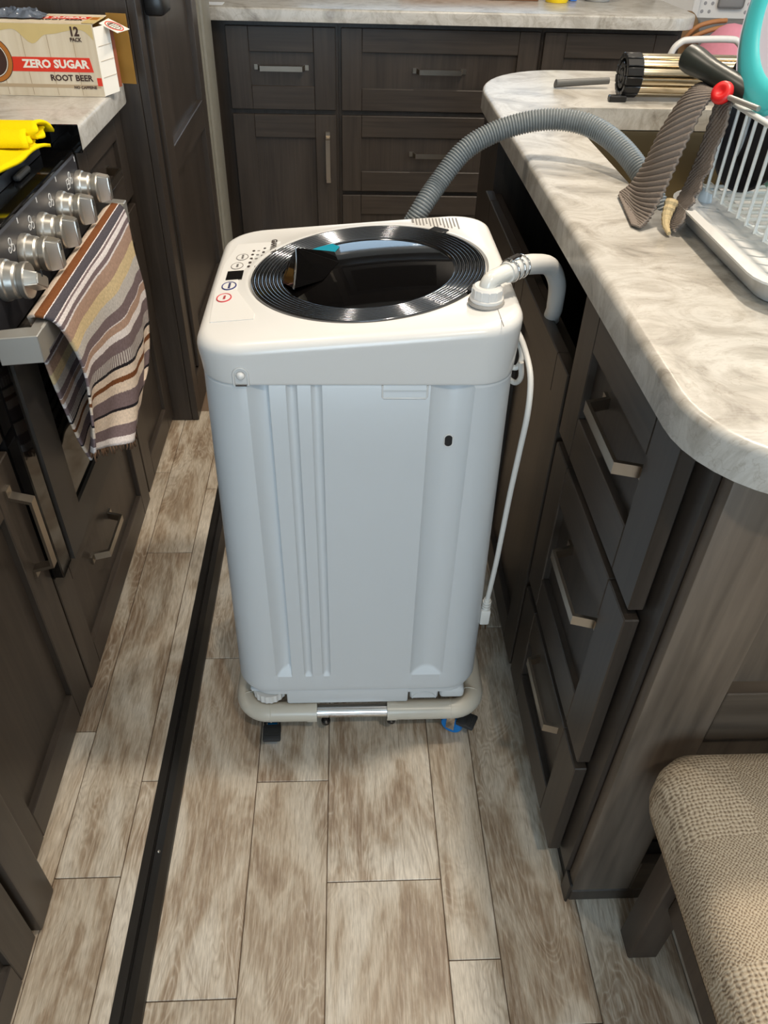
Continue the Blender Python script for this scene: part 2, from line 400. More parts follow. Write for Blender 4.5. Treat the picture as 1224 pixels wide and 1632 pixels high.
# ------------------------------------------------------------------ room shell
floor = struct(obj('floor', B(-0.31, 3.0, -2.0, 3.75, -0.05, -0.004), M['grout']))
slide = struct(obj('floor', B(-1.35, -0.325, -2.0, 3.75, -0.05, 0.026), M['grout']))
def lay(parent, xs, joints, y0, y1, ztop, th):
    g = 0.0007
    for (xa, xb), js in zip(zip(xs, xs[1:]), joints):
        ys = sorted(j for j in js if y0 < j < y1); ys = [y0] + ys + [y1]
        for a, b in zip(ys, ys[1:]):
            if b - a < 0.02: continue
            obj('floor_plank', B(xa + g, xb - g, a + g, b - g, ztop - th, ztop, bev=0.0008), M['plank'], parent)
def rep(j, L=0.757): return [j + L * k for k in range(-4, 6)]
lay(floor, [-0.300, -0.167, -0.038, 0.149, 0.229, 0.364, 0.505, 0.69, 0.77, 0.905, 1.03, 1.22, 1.30],
    [[0.411, 1.044, 1.80, 2.56], rep(0.758), rep(0.575), rep(0.452), rep(0.362), rep(0.235), rep(0.66), rep(0.50), rep(0.41), rep(0.19), rep(0.60), rep(0.45)], -0.5, 3.1, 0.0, 0.004)
lay(slide, [-0.60, -0.469, -0.365, -0.335], [[0.092, 0.851, 1.649, 2.4], rep(0.580), [0.0, 0.747, 1.578, 2.4]], -0.5, 1.95, 0.030, 0.004)
# black ridged edge strip between the raised slide-out floor and the main floor
bm = bmesh.new()
prism(bm, [(-0.336, -0.004), (-0.336, 0.032), (-0.322, 0.034), (-0.3195, 0.030), (-0.317, 0.034), (-0.307, 0.026), (-0.298, 0.006), (-0.296, -0.004)], lambda a, b, d: (a, d, b), -0.5, 2.62)
struct(obj('trim_1', bm, M['trim']))
for k, (y, ) in enumerate([(0.62,), (1.55,)]):
    obj('screw', lathe(bmesh.new(), [(0, 0.0012), (0.0022, 0.0008), (0.003, 0)], frame_z((-0.312, y, 0.0295), (0.6, 0, 1)), 8), M['nickel'], bpy.data.objects['trim_1'])
struct(obj('wall_left', B(-1.40, -1.35, -2.0, 3.75, -0.05, 2.4), mat('low_bounce_wall', srgb(92, 84, 76), 0.5, var=0.1, bscale=20)))  # unseen wall, coloured dark to cut bounce light onto the peninsula fronts
struct(obj('ceiling', B(-1.40, 3.05, -2.05, 3.80, 2.4, 2.45), M['ceil']))
def wall_open(name, kind, plane, th, u0, u1, o, holes):
    fn = MAPS[kind](plane); bm = bmesh.new(); a0, a1, b0, b1 = holes
    fring(bm, fn, u0, u1, -0.05, 2.4, a0, a1, b0, b1, 0, th)
    return struct(obj(name, bm, M['wall']))
wall_open('wall_back', 'B', 3.80, 0.05, -1.40, 3.05, None, (-0.25, 0.95, 1.12, 1.62))
wall_open('wall_right', 'P', 3.05, 0.05, -2.05, 3.80, None, (0.3, 2.1, 0.95, 2.0))
wall_open('wall_near', 'B', -2.0, 0.05, -1.40, 3.05, None, (-0.7, 0.5, 0.55, 1.95))
M['glass'] = mat('window_glass', (0.9, 0.95, 0.97, 1), 0.02, trans=1.0)
def window(n, kind, plane, u0, u1, v0, v1):
    fn = MAPS[kind](plane); bm = bmesh.new(); t = 0.035
    fring(bm, fn, u0, u1, v0, v1, u0 + t, u1 - t, v0 + t, v1 - t, -0.005, 0.06)
    o = struct(obj('window_%d' % n, bm, M['white']))
    bm = bmesh.new(); fbox(bm, fn, u0 + t, u1 - t, v0 + t, v1 - t, 0.02, 0.024); obj('pane', bm, M['glass'], o)
window(1, 'B', 3.80, -0.25, 0.95, 1.12, 1.62)
window(2, 'P', 3.05, 0.3, 2.1, 0.95, 2.0)
window(3, 'B', -1.995, -0.7, 0.5, 0.55, 1.95)

# ------------------------------------------------------------------ back run of cabinets
CB = 'brushed nickel'
def carcass(parent, x0, x1, y0, y1, z0, z1, m=None):
    return obj('carcass', B(x0, x1, y0, y1, z0, z1), m or M['wood'], parent)
Z0, Z1 = 0.0, 0.868
t = thing('base_cabinet', 'dark wood back cabinet with one small drawer over a single door, beside the tall pantry', 'cabinet', (-0.22, 3.4, 0), 'base cabinets along the back')
carcass(t, -0.50, -0.0215, 3.101, 3.72, 0.0, Z1)
front(t, 'drawer', 'B', 3.10, -0.406, -0.031, 0.594, 0.851, rail=0.076, hz=(-0.221, 0.727, 'u'), onpanel=True)
front(t, 'door', 'B', 3.10, -0.406, -0.031, 0.06, 0.577, rail=0.077, hz=(-0.063, 0.432, 'v'), L=0.18)
t = thing('base_cabinet', 'wide dark wood cabinet with three stacked drawers in the middle of the back run', 'cabinet', (0.335, 3.4, 0), 'base cabinets along the back')
carcass(t, -0.0205, 0.689, 3.101, 3.72, 0.0, Z1)
for a, b in ((0.594, 0.851), (0.312, 0.577), (0.06, 0.296)):
    front(t, 'drawer', 'B', 3.10, -0.0105, 0.682, a, b, rail=0.072, hz=(0.338, (a + b) / 2 + 0.002, 'u'), onpanel=True)
t = thing('base_cabinet', 'dark wood cabinet at the right end of the back run, behind the peninsula', 'cabinet', (0.93, 3.4, 0), 'base cabinets along the back')
carcass(t, 0.690, 1.185, 3.101, 3.72, 0.0, Z1)
front(t, 'drawer', 'B', 3.10, 0.698, 1.165, 0.594, 0.851, rail=0.076)
front(t, 'door', 'B', 3.10, 0.698, 1.165, 0.06, 0.577, rail=0.076)
loop = [(-0.55, 3.04)] + arc(1.12, 3.15, 0.11, 0.11, -90, 0, 8) + [(1.23, 3.748), (-0.55, 3.748)]
tag(obj('countertop', slab(loop, 0.87, 0.91), M['counter'], None, 35), 'pale marbled laminate countertop on the back cabinets', 'countertop')
# wall cabinets and microwave over the back counter (seen mirrored in the washer lid)
t = thing('wall_cabinet', 'dark wood wall cabinets above the back counter, mirrored in the washer lid', 'cabinet', (0.3, 3.58, 1.74))
carcass(t, -1.0, 1.2, 3.42, 3.748, 1.72, 2.398)
for a, b in ((-0.98, -0.62), (-0.60, -0.24), (0.62, 0.90), (0.91, 1.19)):
    front(t, 'door', 'B', 3.42, a, b, 1.74, 2.36, hz=((b - 0.05, 1.86, 'v')))
t = thing('microwave', 'black built-in microwave between the wall cabinets, mirrored in the washer lid', 'microwave', (0.2, 3.4, 1.80))
obj('case', B(-0.22, 0.60, 3.375, 3.419, 1.74, 2.20, bev=0.004), M['black'], t)
obj('door_glass', B(-0.17, 0.36, 3.368, 3.374, 1.80, 2.14, bev=0.001), M['gloss'], t)

# ------------------------------------------------------------------ peninsula
t = thing('base_cabinet', 'dark drawer cabinet with three bow pulls at the near end of the peninsula', 'cabinet', (0.6, 0.75, 0))
obj('carcass', B(0.341, 0.95, 0.556, 0.962, 0.06, Z1), M['wood'], t)
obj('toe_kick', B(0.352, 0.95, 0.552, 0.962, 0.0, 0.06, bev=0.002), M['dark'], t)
for a, b, hzv in ((0.625, 0.862, 0.760), (0.312, 0.608, 0.507), (0.062, 0.295, 0.262)):
    front(t, 'drawer', 'P', 0.34, 0.590, 0.956, a, b, rail=0.068, hz=(0.748, hzv, 'u'), onpanel=True, L=0.172)
# end panel of this cabinet: stiles, rails, recessed panels
ep = obj('end_panel', B(0.348, 0.442, 0.534, 0.555, 0.036, Z1, bev=0.0025, seg=2), M['panelwood'], t, 40)
obj('end_panel', B(0.90, 0.95, 0.534, 0.555, 0.036, Z1, bev=0.002), M['panelwood'], t)
M['panelwoodx'] = wood('end_panel_wood_x', srgb(64, 55, 46), srgb(98, 86, 74), 'X', 0.5, 60)
for a, b in ((0.448, 0.540), (0.80, Z1), (0.036, 0.12)):
    obj('end_rail', B(0.4425, 0.8995, 0.534, 0.555, a, b, bev=0.0015), M['panelwoodx'], t)
obj('recessed_panel', B(0.4425, 0.8995, 0.5525, 0.5555, 0.16, Z1 - 0.01), M['panelwood'], t)
obj('dark_strip', B(0.4425, 0.60, 0.549, 0.5555, 0.121, 0.159), M['dark'], t)  # flat dark strip between the bottom rail and the panel
obj('base_strip', B(0.350, 0.95, 0.5345, 0.5515, 0.0, 0.034, bev=0.003), M['wood'], t)
obj('corner_foot', B(0.3445, 0.3495, 0.532, 0.56, 0.0, 0.058, bev=0.002), M['black'], t)

t = thing('sink_cabinet', 'dark sink cabinet with an open slot under the counter, right of the washer', 'cabinet', (0.6, 1.4, 0))
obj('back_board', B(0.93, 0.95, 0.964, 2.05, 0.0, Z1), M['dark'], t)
obj('side', B(0.342, 0.93, 0.964, 0.98, 0.0, Z1), M['wood'], t)
obj('side', B(0.342, 0.93, 1.83, 2.05, 0.0, Z1), M['wood'], t)
obj('frame_rail', B(0.342, 0.362, 0.981, 1.829, 0.62, 0.700, bev=0.002), M['woody'], t)
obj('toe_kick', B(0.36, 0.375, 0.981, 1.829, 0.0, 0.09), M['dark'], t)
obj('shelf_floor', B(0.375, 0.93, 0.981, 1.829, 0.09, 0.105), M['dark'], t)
front(t, 'door', 'P', 0.34, 0.968, 1.385, 0.06, 0.715, rail=0.068)
front(t, 'door', 'P', 0.34, 1.390, 1.80, 0.06, 0.715, rail=0.068)
# peninsula worktop with the sink cut-out
outer = arc(0.42, 0.60, 0.12, 0.12, 180, 270, 10) + [(0.96, 0.48), (1.02, 0.54)] + [(1.02, 2.09)] + arc(0.52, 1.84, 0.22, 0.25, 90, 180, 12)
hole = rrect(0.435, 0.80, 1.08, 1.70, 0.03)
pc = tag(obj('countertop', slab(outer, 0.87, 0.91, 0.009, hole), M['counter'], None, 35), 'long marbled laminate worktop of the peninsula with a sink cut-out', 'countertop')
bm = bmesh.new()
rings = []
for (ins, z) in ((-0.012, 0.868), (-0.001, 0.868), (0.0, 0.860), (0.006, 0.72), (0.03, 0.70)):
    lp = rrect(0.435 + ins, 0.80 - ins, 1.08 + ins, 1.70 - ins, 0.035)
    rings.append([bm.verts.new((p[0], p[1], z)) for p in lp])
for a, b in zip(rings, rings[1:]):
    for i in range(len(a)): bm.faces.new((a[i], a[(i + 1) % len(a)], b[(i + 1) % len(a)], b[i]))
bm.faces.new(rings[-1])
t = thing('sink', 'deep stainless sink set under the peninsula worktop', 'sink', (0.62, 1.39, 0.70))
obj('basin', bm, M['sinksteel'], t, 40)
obj('drain', lathe(bmesh.new(), [(0, 0.002), (0.03, 0.002), (0.042, 0.005), (0.045, 0.001)], Matrix.Translation((0.62, 1.39, 0.70)), 24), M['steel'], t, 40)
M['seam'] = mat('counter_seam', srgb(140, 136, 130), 0.5)

# ------------------------------------------------------------------ left run
t = thing('base_cabinet', 'dark wood cabinet nearest the camera on the left, at the bottom corner', 'cabinet', (-0.9, 0.0, 0.03))
carcass(t, -1.34, -0.496, -0.6, 0.533, 0.031, Z1)
front(t, 'door', 'L', -0.495, -0.12, 0.492, 0.036, 0.60, th=0.026)
front(t, 'drawer', 'L', -0.495, -0.12, 0.492, 0.62, 0.855, th=0.026)
obj('filler_strip', B(-0.4955, -0.462, 0.500, 0.562, 0.033, Z1, bev=0.004, seg=2), M['wood'], t, 40)
t = thing('base_cabinet', 'dark wood cabinet with an upright pull on its door, left of the oven', 'cabinet', (-0.9, 0.75, 0.03))
carcass(t, -1.34, -0.518, 0.567, 0.942, 0.031, Z1)
front(t, 'door', 'L', -0.517, 0.570, 0.940, 0.048, 0.604, rail=0.070, hz=(0.898, 0.480, 'v'), proj=0.035, L=0.175)
front(t, 'drawer', 'L', -0.517, 0.570, 0.940, 0.622, 0.860, rail=0.066, hz=(0.755, 0.745, 'u'), onpanel=True)

t = thing('oven_drawer_cabinet', 'low dark wood drawer with a bow pull beneath the oven', 'drawer', (-0.9, 1.24, 0.03))
carcass(t, -1.34, -0.518, 0.944, 1.532, 0.031, 0.335)
front(t, 'drawer', 'L', -0.517, 0.946, 1.530, 0.036, 0.332, rail=0.062, hz=(1.203, 0.205, 'u'), onpanel=True, L=0.155)

t = thing('base_cabinet', 'narrow dark wood cabinet with a small drawer and a door between oven and pantry', 'cabinet', (-0.9, 1.70, 0.03))
carcass(t, -1.34, -0.519, 1.534, 1.897, 0.031, Z1)
front(t, 'door', 'L', -0.518, 1.541, 1.893, 0.048, 0.648, rail=0.068)
front(t, 'drawer', 'L', -0.518, 1.541, 1.893, 0.668, 0.862, rail=0.060, hz=(1.690, 0.760, 'u'), onpanel=True, L=0.15)
loop = [(-1.34, 1.494), (-0.470, 1.494), (-0.470, 1.850), (-0.4735, 1.872), (-0.486, 1.886), (-0.505, 1.8985), (-1.34, 1.8985)]
tag(obj('countertop', slab(loop, 0.87, 0.91), M['counter'], None, 35), 'marbled laminate countertop on the left between the range and the pantry', 'countertop')
loop = [(-1.34, -0.6), (-0.470, -0.6), (-0.470, 0.930), (-1.34, 0.930)]
tag(obj('countertop', slab(loop, 0.87, 0.91), M['counter'], None, 35), 'marbled laminate countertop on the left, nearest the camera and out of the frame', 'countertop')

# pantry
t = thing('pantry_cabinet', 'tall dark wood pantry with a two-panel door at the left beyond the oven', 'cabinet', (-0.85, 2.3, 0.03))
obj('carcass', B(-1.34, -0.447, 1.930, 2.66, 0.031, 2.398), M['wood'], t)
obj('side_panel', B(-1.34, -0.4475, 1.9, 1.9295, 0.031, 2.398, bev=0.001), M['wood'], t)
obj('face_stile', B(-0.447, -0.4285, 1.9, 1.947, 0.031, 2.398, bev=0.0015), M['wood'], t)
obj('base_rail', B(-0.4465, -0.429, 1.9475, 2.66, 0.031, 0.150, bev=0.0015), M['woody'], t)
gap = obj('gap_seal', B(-0.4465, -0.437, 1.9475, 1.990, 0.150, 2.39), M['gloss'], t)
obj('seal_track', tube(bmesh.new(), [(-0.433, 1.956, 0.12), (-0.433, 1.956, 2.39)], 0.005, 8), M['black'], t, 40, label='black strip along the door edge')
obj('seal_track', tube(bmesh.new(), [(-0.4345, 1.969, 0.165), (-0.4345, 1.969, 2.39)], 0.0035, 8), M['rubber'], t, 40)
# door with mid rail
front(t, 'door', 'L', -0.446, 1.992, 2.640, 0.155, 2.36, rail=0.075, th=0.022, dep=0.016, midrail=0.655)
bm = B(-0.4275, -0.385, 1.965, 2.055, 1.015, 1.06, bev=0.008, seg=2)
obj('latch', bm, M['black'], t, 40, label='black latch block on the door')
# rounded grey corner moulding at the far edge of the slide-out
M['mould'] = mat('moulding', srgb(128, 124, 112), 0.35, var=0.25, bscale=60)
bm = bmesh.new(); pr = [(-0.46, 2.665), (-0.43, 2.665), (-0.424, 2.675), (-0.424, 2.70), (-0.418, 2.705)]
pr += [(-0.430 + 0.022 * math.cos(math.radians(a)), 2.775 + 0.07 * math.sin(math.radians(a))) for a in range(-90, 91, 18)]
pr += [(-0.424, 2.85), (-0.424, 2.872), (-0.432, 2.88), (-0.46, 2.88)]
prism(bm, pr, lambda a, b, d: (a, b, d), 0.0, 2.398)
o = struct(obj('trim_2', bm, M['mould'], None, 30))
struct(obj('wall_slide_end', B(-1.34, -0.461, 2.665, 2.88, 0.0, 2.398), M['wood']))

# ------------------------------------------------------------------ gas range with oven
t = thing('gas_range', 'black gas range with a glossy top, five silver knobs and an oven door below', 'oven', (-0.8, 1.23, 0.335))
obj('body', B(-1.30, -0.4985, 0.945, 1.490, 0.337, 0.864), M['black'], t)
obj('side_trim', B(-0.4985, -0.478, 0.943, 0.988, 0.338, 0.725, bev=0.002), M['gloss'], t)
# control fascia
obj('control_panel', B(-0.498, -0.484, 0.945, 1.489, 0.737, 0.866, bev=0.003), mat('fascia', srgb(46, 46, 50), 0.4), t)
obj('cooktop', B(-1.28, -0.486, 0.945, 1.489, 0.8655, 0.872, bev=0.002), M['gloss'], t, label='glossy black cooktop surface')
# raised glass cover frame
bm = bmesh.new()
fring(bm, lambda u, v, w: (u, v, w), -1.10, -0.532, 0.96, 1.455, -1.08, -0.552, 0.977, 1.438, 0.873, 0.892, 0.003)
obj('cover_frame', bm, mat('cover_frame', srgb(40, 42, 46), 0.3), t)
obj('glass_cover', B(-1.079, -0.553, 0.9775, 1.4375, 0.876, 0.884, bev=0.001), M['gloss'], t)
obj('bumper', B(-0.530, -0.518, 1.30, 1.36, 0.8725, 0.882, bev=0.004, seg=2), M['rubber'], t)
for y in (1.07, 1.20, 1.33):
    obj('grate_bar', B(-1.05, -0.60, y - 0.006, y + 0.006, 0.8845, 0.896, bev=0.002), M['black'], t)
obj('end_trim', B(-1.30, -0.4695, 1.4895, 1.4935, 0.866, 0.913, bev=0.001), M['gloss'], t)
# knobs
sil = mat('knob_silver', srgb(196, 192, 184), 0.32, 0.85, bump=0.03, bscale=300)
def knob(y, ang):
    z = 0.812
    f = frame_z((-0.4838, y, z), (1, 0, 0), (0, 0, 1))
    k = obj('knob', lathe(bmesh.new(), [(0, 0), (0.0290, 0.0), (0.0295, 0.004), (0.0285, 0.009), (0.0265, 0.011), (0.0262, 0.013), (0.0250, 0.021), (0.0230, 0.024), (0.0228, 0.0265), (0.0252, 0.029), (0.0256, 0.036), (0.0245, 0.038), (0, 0.038)], f, 36), sil, t, 25)
    bm = bmesh.new()
    g = f @ Matrix.Rotation(ang, 4, 'Z')
    pts = [(-0.0235, -0.0115), (0.0235, -0.0115), (0.0245, 0), (0.0235, 0.0115), (-0.0235, 0.0115), (-0.0245, 0)]
    a = [bm.verts.new(g @ Vector((p[0], p[1], 0.036))) for p in pts]; b = [bm.verts.new(g @ Vector((p[0] * 0.86, p[1] * 0.72, 0.056))) for p in pts]
    bm.faces.new(a[::-1]); bm.faces.new(b)
    for i in range(6): bm.faces.new((a[i], a[(i + 1) % 6], b[(i + 1) % 6], b[i]))
    bmesh.ops.bevel(bm, geom=bm.edges[:], offset=0.0016, segments=2, affect='EDGES')
    obj('grip', bm, sil, k, 40)
    obj('pointer', B(-0.4268 - 0.001, -0.4268 + 0.0, y - 0.001, y + 0.001, z + 0.006, z + 0.016), M['rubber'], k)
for y, a in ((1.473, 0.0), (1.357, 0.0), (1.252, 0.0), (1.160, 0.0), (1.062, 1.0)): knob(y, a)
def fmark(name, pts_boxes):
    for (y, z, sy, sz) in pts_boxes: obj(name, B(-0.4841, -0.4836, y - sy, y + sy, z - sz, z + sz), M['mark'], t)
for y in (1.473, 1.357, 1.252, 1.160, 1.062):
    fmark('mark', [(y + 0.006, 0.859, 0.0014, 0.004)])
    for dy, dz, r in ((-0.040, 0.845, 0.005), (-0.034, 0.834, 0.005), (-0.047, 0.835, 0.004)):
        bm = tube(bmesh.new(), [(-0.4838, y + dy + r * math.cos(a * PI / 6), dz + r * math.sin(a * PI / 6)) for a in range(12)], 0.0007, 5, closed=True)
        obj('burner_symbol', bm, M['mark'], t)
obj('oven_symbol', fring(bmesh.new(), lambda u, v, w: (w, u, v), 1.4105, 1.4255, 0.826, 0.843, 1.412, 1.424, 0.8275, 0.8415, -0.4841, -0.4836), M['mark'], t)
fmark('oven_symbol', [(1.418, 0.8345, 0.004, 0.0008)])
# oven door: frame, glass, handle
fn = MAPS['L'](-0.4975)
bm = bmesh.new(); y0, y1, z0, z1 = 0.992, 1.487, 0.338, 0.730
fring(bm, fn, y0, y1, z0, z1, y0 + 0.078, y1 - 0.078, z0 + 0.062, z1 - 0.05, 0, 0.024, 0.002)
od = obj('oven_door', bm, mat('oven_frame', srgb(52, 49, 46), 0.42), t)
bm = bmesh.new(); fbox(bm, fn, y0 + 0.079, y1 - 0.079, z0 + 0.0625, z1 - 0.0505, 0.002, 0.018); obj('window', bm, M['gloss'], od)
bm = bmesh.new()
box(bm, -0.438, -0.420, 0.995, 1.505, 0.735, 0.772, 0.0025)
hb = obj('handle', bm, M['steel'], od, label='brushed steel oven handle bar')
for s, (ya, yb) in ((1, (0.958, 0.994)), (-1, (1.506, 1.540))):
    bm = bmesh.new()
    if s == 1: pl = [(-0.4735, 0.958), (-0.418, 0.968), (-0.418, 0.9945), (-0.440, 0.9945), (-0.4735, 0.985)]
    else: pl = [(-0.4735, 1.515), (-0.440, 1.5055), (-0.418, 1.5055), (-0.418, 1.525), (-0.4735, 1.540)]
    prism(bm, pl, lambda a, b, d: (a, b, d), 0.733, 0.774, 0.0012)
    obj('handle_bracket', bm, M['steel'], od)

# ------------------------------------------------------------------ striped towel on the oven handle
def towel_mat():
    m = bpy.data.materials.new('striped_towel'); m.use_nodes = True; nt = m.node_tree; b = nt.nodes['Principled BSDF']
    tc = nt.nodes.new('ShaderNodeTexCoord'); sx = nt.nodes.new('ShaderNodeSeparateXYZ'); nt.links.new(tc.outputs['UV'], sx.inputs[0])
    n = nt.nodes.new('ShaderNodeTexNoise'); n.inputs['Scale'].default_value = 160; n.inputs['Detail'].default_value = 3; nt.links.new(tc.outputs['UV'], n.inputs['Vector'])
    ma = nt.nodes.new('ShaderNodeMath'); ma.operation = 'MULTIPLY_ADD'; ma.inputs[1].default_value = 0.010; nt.links.new(n.outputs['Fac'], ma.inputs[0]); nt.links.new(sx.outputs['Y'], ma.inputs[2])
    cr, br, sl, wh, mv, tn, ye, gy, dk = srgb(226, 208, 190), srgb(122, 76, 46), srgb(82, 78, 84), srgb(232, 224, 222), srgb(124, 108, 110), srgb(178, 148, 130), srgb(216, 194, 152), srgb(198, 192, 186), srgb(40, 36, 40)
    st = [(0, cr), (0.125, br), (0.205, wh), (0.212, sl), (0.270, wh), (0.279, mv), (0.292, wh), (0.315, mv), (0.333, wh), (0.340, tn), (0.393, ye), (0.443, gy), (0.490, mv), (0.528, wh), (0.535, tn), (0.560, wh), (0.586, mv), (0.632, gy), (0.675, dk), (0.685, cr), (0.715, br), (0.735, cr), (0.775, mv), (0.835, dk), (0.845, cr), (0.905, mv), (0.955, wh)]
    r = ramp(nt, ma.outputs[0], st[:2], 'CONSTANT')
    for p, c in st[2:]: e = r.color_ramp.elements.new(p); e.color = c
    # comb-like weave in one band
    wv = nt.nodes.new('ShaderNodeMath'); wv.operation = 'SINE'; mu = nt.nodes.new('ShaderNodeMath'); mu.operation = 'MULTIPLY'; mu.inputs[1].default_value = 330
    nt.links.new(sx.outputs['X'], mu.inputs[0]); nt.links.new(mu.outputs[0], wv.inputs[0])
    gt = nt.nodes.new('ShaderNodeMath'); gt.operation = 'GREATER_THAN'; gt.inputs[1].default_value = 0.25; nt.links.new(wv.outputs[0], gt.inputs[0])
    band = ramp(nt, ma.outputs[0], [(0, (0, 0, 0, 1)), (0.632, (1, 1, 1, 1)), (0.672, (0, 0, 0, 1))], 'CONSTANT')
    mm = nt.nodes.new('ShaderNodeMath'); mm.operation = 'MULTIPLY'; nt.links.new(gt.outputs[0], mm.inputs[0]); nt.links.new(band.outputs['Color'], mm.inputs[1])
    mx = nt.nodes.new('ShaderNodeMix'); mx.data_type = 'RGBA'; nt.links.new(mm.outputs[0], mx.inputs[0]); nt.links.new(r.outputs['Color'], mx.inputs[6]); mx.inputs[7].default_value = mv
    n2 = nt.nodes.new('ShaderNodeTexNoise'); n2.inputs['Scale'].default_value = 90; n2.inputs['Detail'].default_value = 5; nt.links.new(tc.outputs['UV'], n2.inputs['Vector'])
    fr = ramp(nt, n2.outputs['Fac'], [(0.3, (0.8, 0.8, 0.8, 1)), (0.7, (1.1, 1.1, 1.1, 1))])
    m2 = nt.nodes.new('ShaderNodeMix'); m2.data_type = 'RGBA'; m2.blend_type = 'MULTIPLY'; m2.inputs[0].default_value = 1; nt.links.new(mx.outputs[2], m2.inputs[6]); nt.links.new(fr.outputs['Color'], m2.inputs[7])
    nt.links.new(m2.outputs[2], b.inputs['Base Color']); b.inputs['Roughness'].default_value = 0.95; b.inputs['Specular IOR Level'].default_value = 0.1
    n3 = nt.nodes.new('ShaderNodeTexNoise'); n3.inputs['Scale'].default_value = 420; nt.links.new(tc.outputs['UV'], n3.inputs['Vector'])
    bp = nt.nodes.new('ShaderNodeBump'); bp.inputs['Strength'].default_value = 0.5; bp.inputs['Distance'].default_value = 0.002; nt.links.new(n3.outputs['Fac'], bp.inputs['Height']); nt.links.new(bp.outputs['Normal'], b.inputs['Normal'])
    return m
TM = towel_mat()
def lerp(a, b, t): return a + (b - a) * t
def curve_at(pts, t):
    n = len(pts) - 1; x = min(max(t * n, 0), n - 1e-9); i = int(x); f = x - i
    p = [Vector(q) for q in pts]; a, b, c, d = p[max(i - 1, 0)], p[i], p[i + 1], p[min(i + 2, n)]
    return 0.5 * ((2 * b) + (c - a) * f + (2 * a - 5 * b + 4 * c - d) * f * f + (3 * b - a - 3 * c + d) * f ** 3)
t = thing('striped_towel', 'brown, cream and mauve striped terry towel draped over the oven handle', 'towel', (-0.43, 1.25, 0.44))
LE = [(-0.446, 1.020, 0.7755), (-0.430, 1.012, 0.7815), (-0.412, 1.022, 0.766), (-0.408, 1.045, 0.712), (-0.410, 1.058, 0.660), (-0.414, 1.052, 0.612), (-0.418, 1.046, 0.565), (-0.424, 1.046, 0.520)]
RE = [(-0.446, 1.470, 0.7755), (-0.430, 1.478, 0.7815), (-0.412, 1.482, 0.766), (-0.405, 1.478, 0.690), (-0.400, 1.488, 0.600), (-0.402, 1.470, 0.520), (-0.406, 1.420, 0.462), (-0.410, 1.330, 0.445)]
BE = [(-0.424, 1.046, 0.520), (-0.414, 1.10, 0.492), (-0.406, 1.17, 0.465), (-0.404, 1.25, 0.452), (-0.410, 1.33, 0.445)]
def tw(s, q):
    l, r = curve_at(LE, q), curve_at(RE, q)
    p = l.lerp(r, s)
    if q > 0.5:                      # pull the lower hem onto its slanted line
        k = (q - 0.5) / 0.5; p = p + (curve_at(BE, s) - Vector(BE[0]).lerp(Vector(BE[-1]), s)) * k
    k = max(0.0, (q - 0.22) / 0.78)
    p.x += (0.011 * math.sin(s * 9.5 + 1.2 + q * 1.5) + 0.004 * math.sin(s * 23 + q * 3)) * k + 0.006 * k * (1 - s)
    p.z += 0.010 * math.sin(s * 7 + 0.5) * k * (1 - 0.4 * k)
    return p
fl = obj('front_layer', grid(bmesh.new(), tw, 60, 44), TM, t, 180); solidify(fl, 0.004)
LB = [(-0.446, 1.022, 0.7750), (-0.4530, 1.045, 0.735), (-0.4535, 1.055, 0.660), (-0.4530, 1.070, 0.590), (-0.4515, 1.085, 0.520), (-0.447, 1.10, 0.470)]
RB = [(-0.446, 1.468, 0.7750), (-0.4530, 1.46, 0.735), (-0.4535, 1.45, 0.66), (-0.4530, 1.43, 0.59), (-0.4515, 1.38, 0.52), (-0.448, 1.32, 0.470)]
def tb(s, q):
    p = curve_at(LB, q).lerp(curve_at(RB, q), s); p.x += 0.003 * math.sin(s * 14 + q * 2) * q; return p
bl = obj('back_layer', grid(bmesh.new(), tb, 40, 24), TM, t, 180); solidify(bl, 0.004)
# frayed brown fringe along the hem, stuff that nobody would count
bm = bmesh.new()
for k in range(46):
    s = k / 45; p = tw(s, 1.0)
    q = p + Vector((random.uniform(-0.003, 0.003), random.uniform(-0.004, 0.004), -random.uniform(0.010, 0.017)))
    tube(bm, [p + Vector((0, 0, 0.002)), (p + q) / 2 + Vector((random.uniform(-.002, .002), 0, 0)), q], 0.0016, 5)
o = obj('fringe', bm, mat('fringe', srgb(104, 78, 58), 0.9), t, 180, label='frayed brown fringe'); o['kind'] = 'stuff'

# ------------------------------------------------------------------ washing machine
CX, CY = 0.017, 1.045
t = wsh = thing('washing_machine', 'compact white top-loading washing machine standing on a wheeled base in the aisle', 'washing machine', (CX, CY, 0.10))
HX, HY = 0.206, 0.200
TILT = 0.085
def ztop(x): return 0.8370 + TILT * (x - CX)
def rr_dist(dx, dy, hx, hy, r):
    """distance from centre to a rounded rectangle along direction (dx,dy)"""
    lo, hi = 0.0, 1.0
    L = math.hypot(dx, dy); dx /= L; dy /= L
    for _ in range(40):
        m = (lo + hi) / 2; x, y = abs(dx * m), abs(dy * m)
        qx, qy = x - (hx - r), y - (hy - r)
        inside = (qx <= 0 and y <= hy) or (qy <= 0 and x <= hx) or (qx > 0 and qy > 0 and qx * qx + qy * qy <= r * r)
        if inside: lo = m
        else: hi = m
    return lo
LX, LY, LR = 0.031, 1.047, 0.164            # lid centre and radius
NA = 192
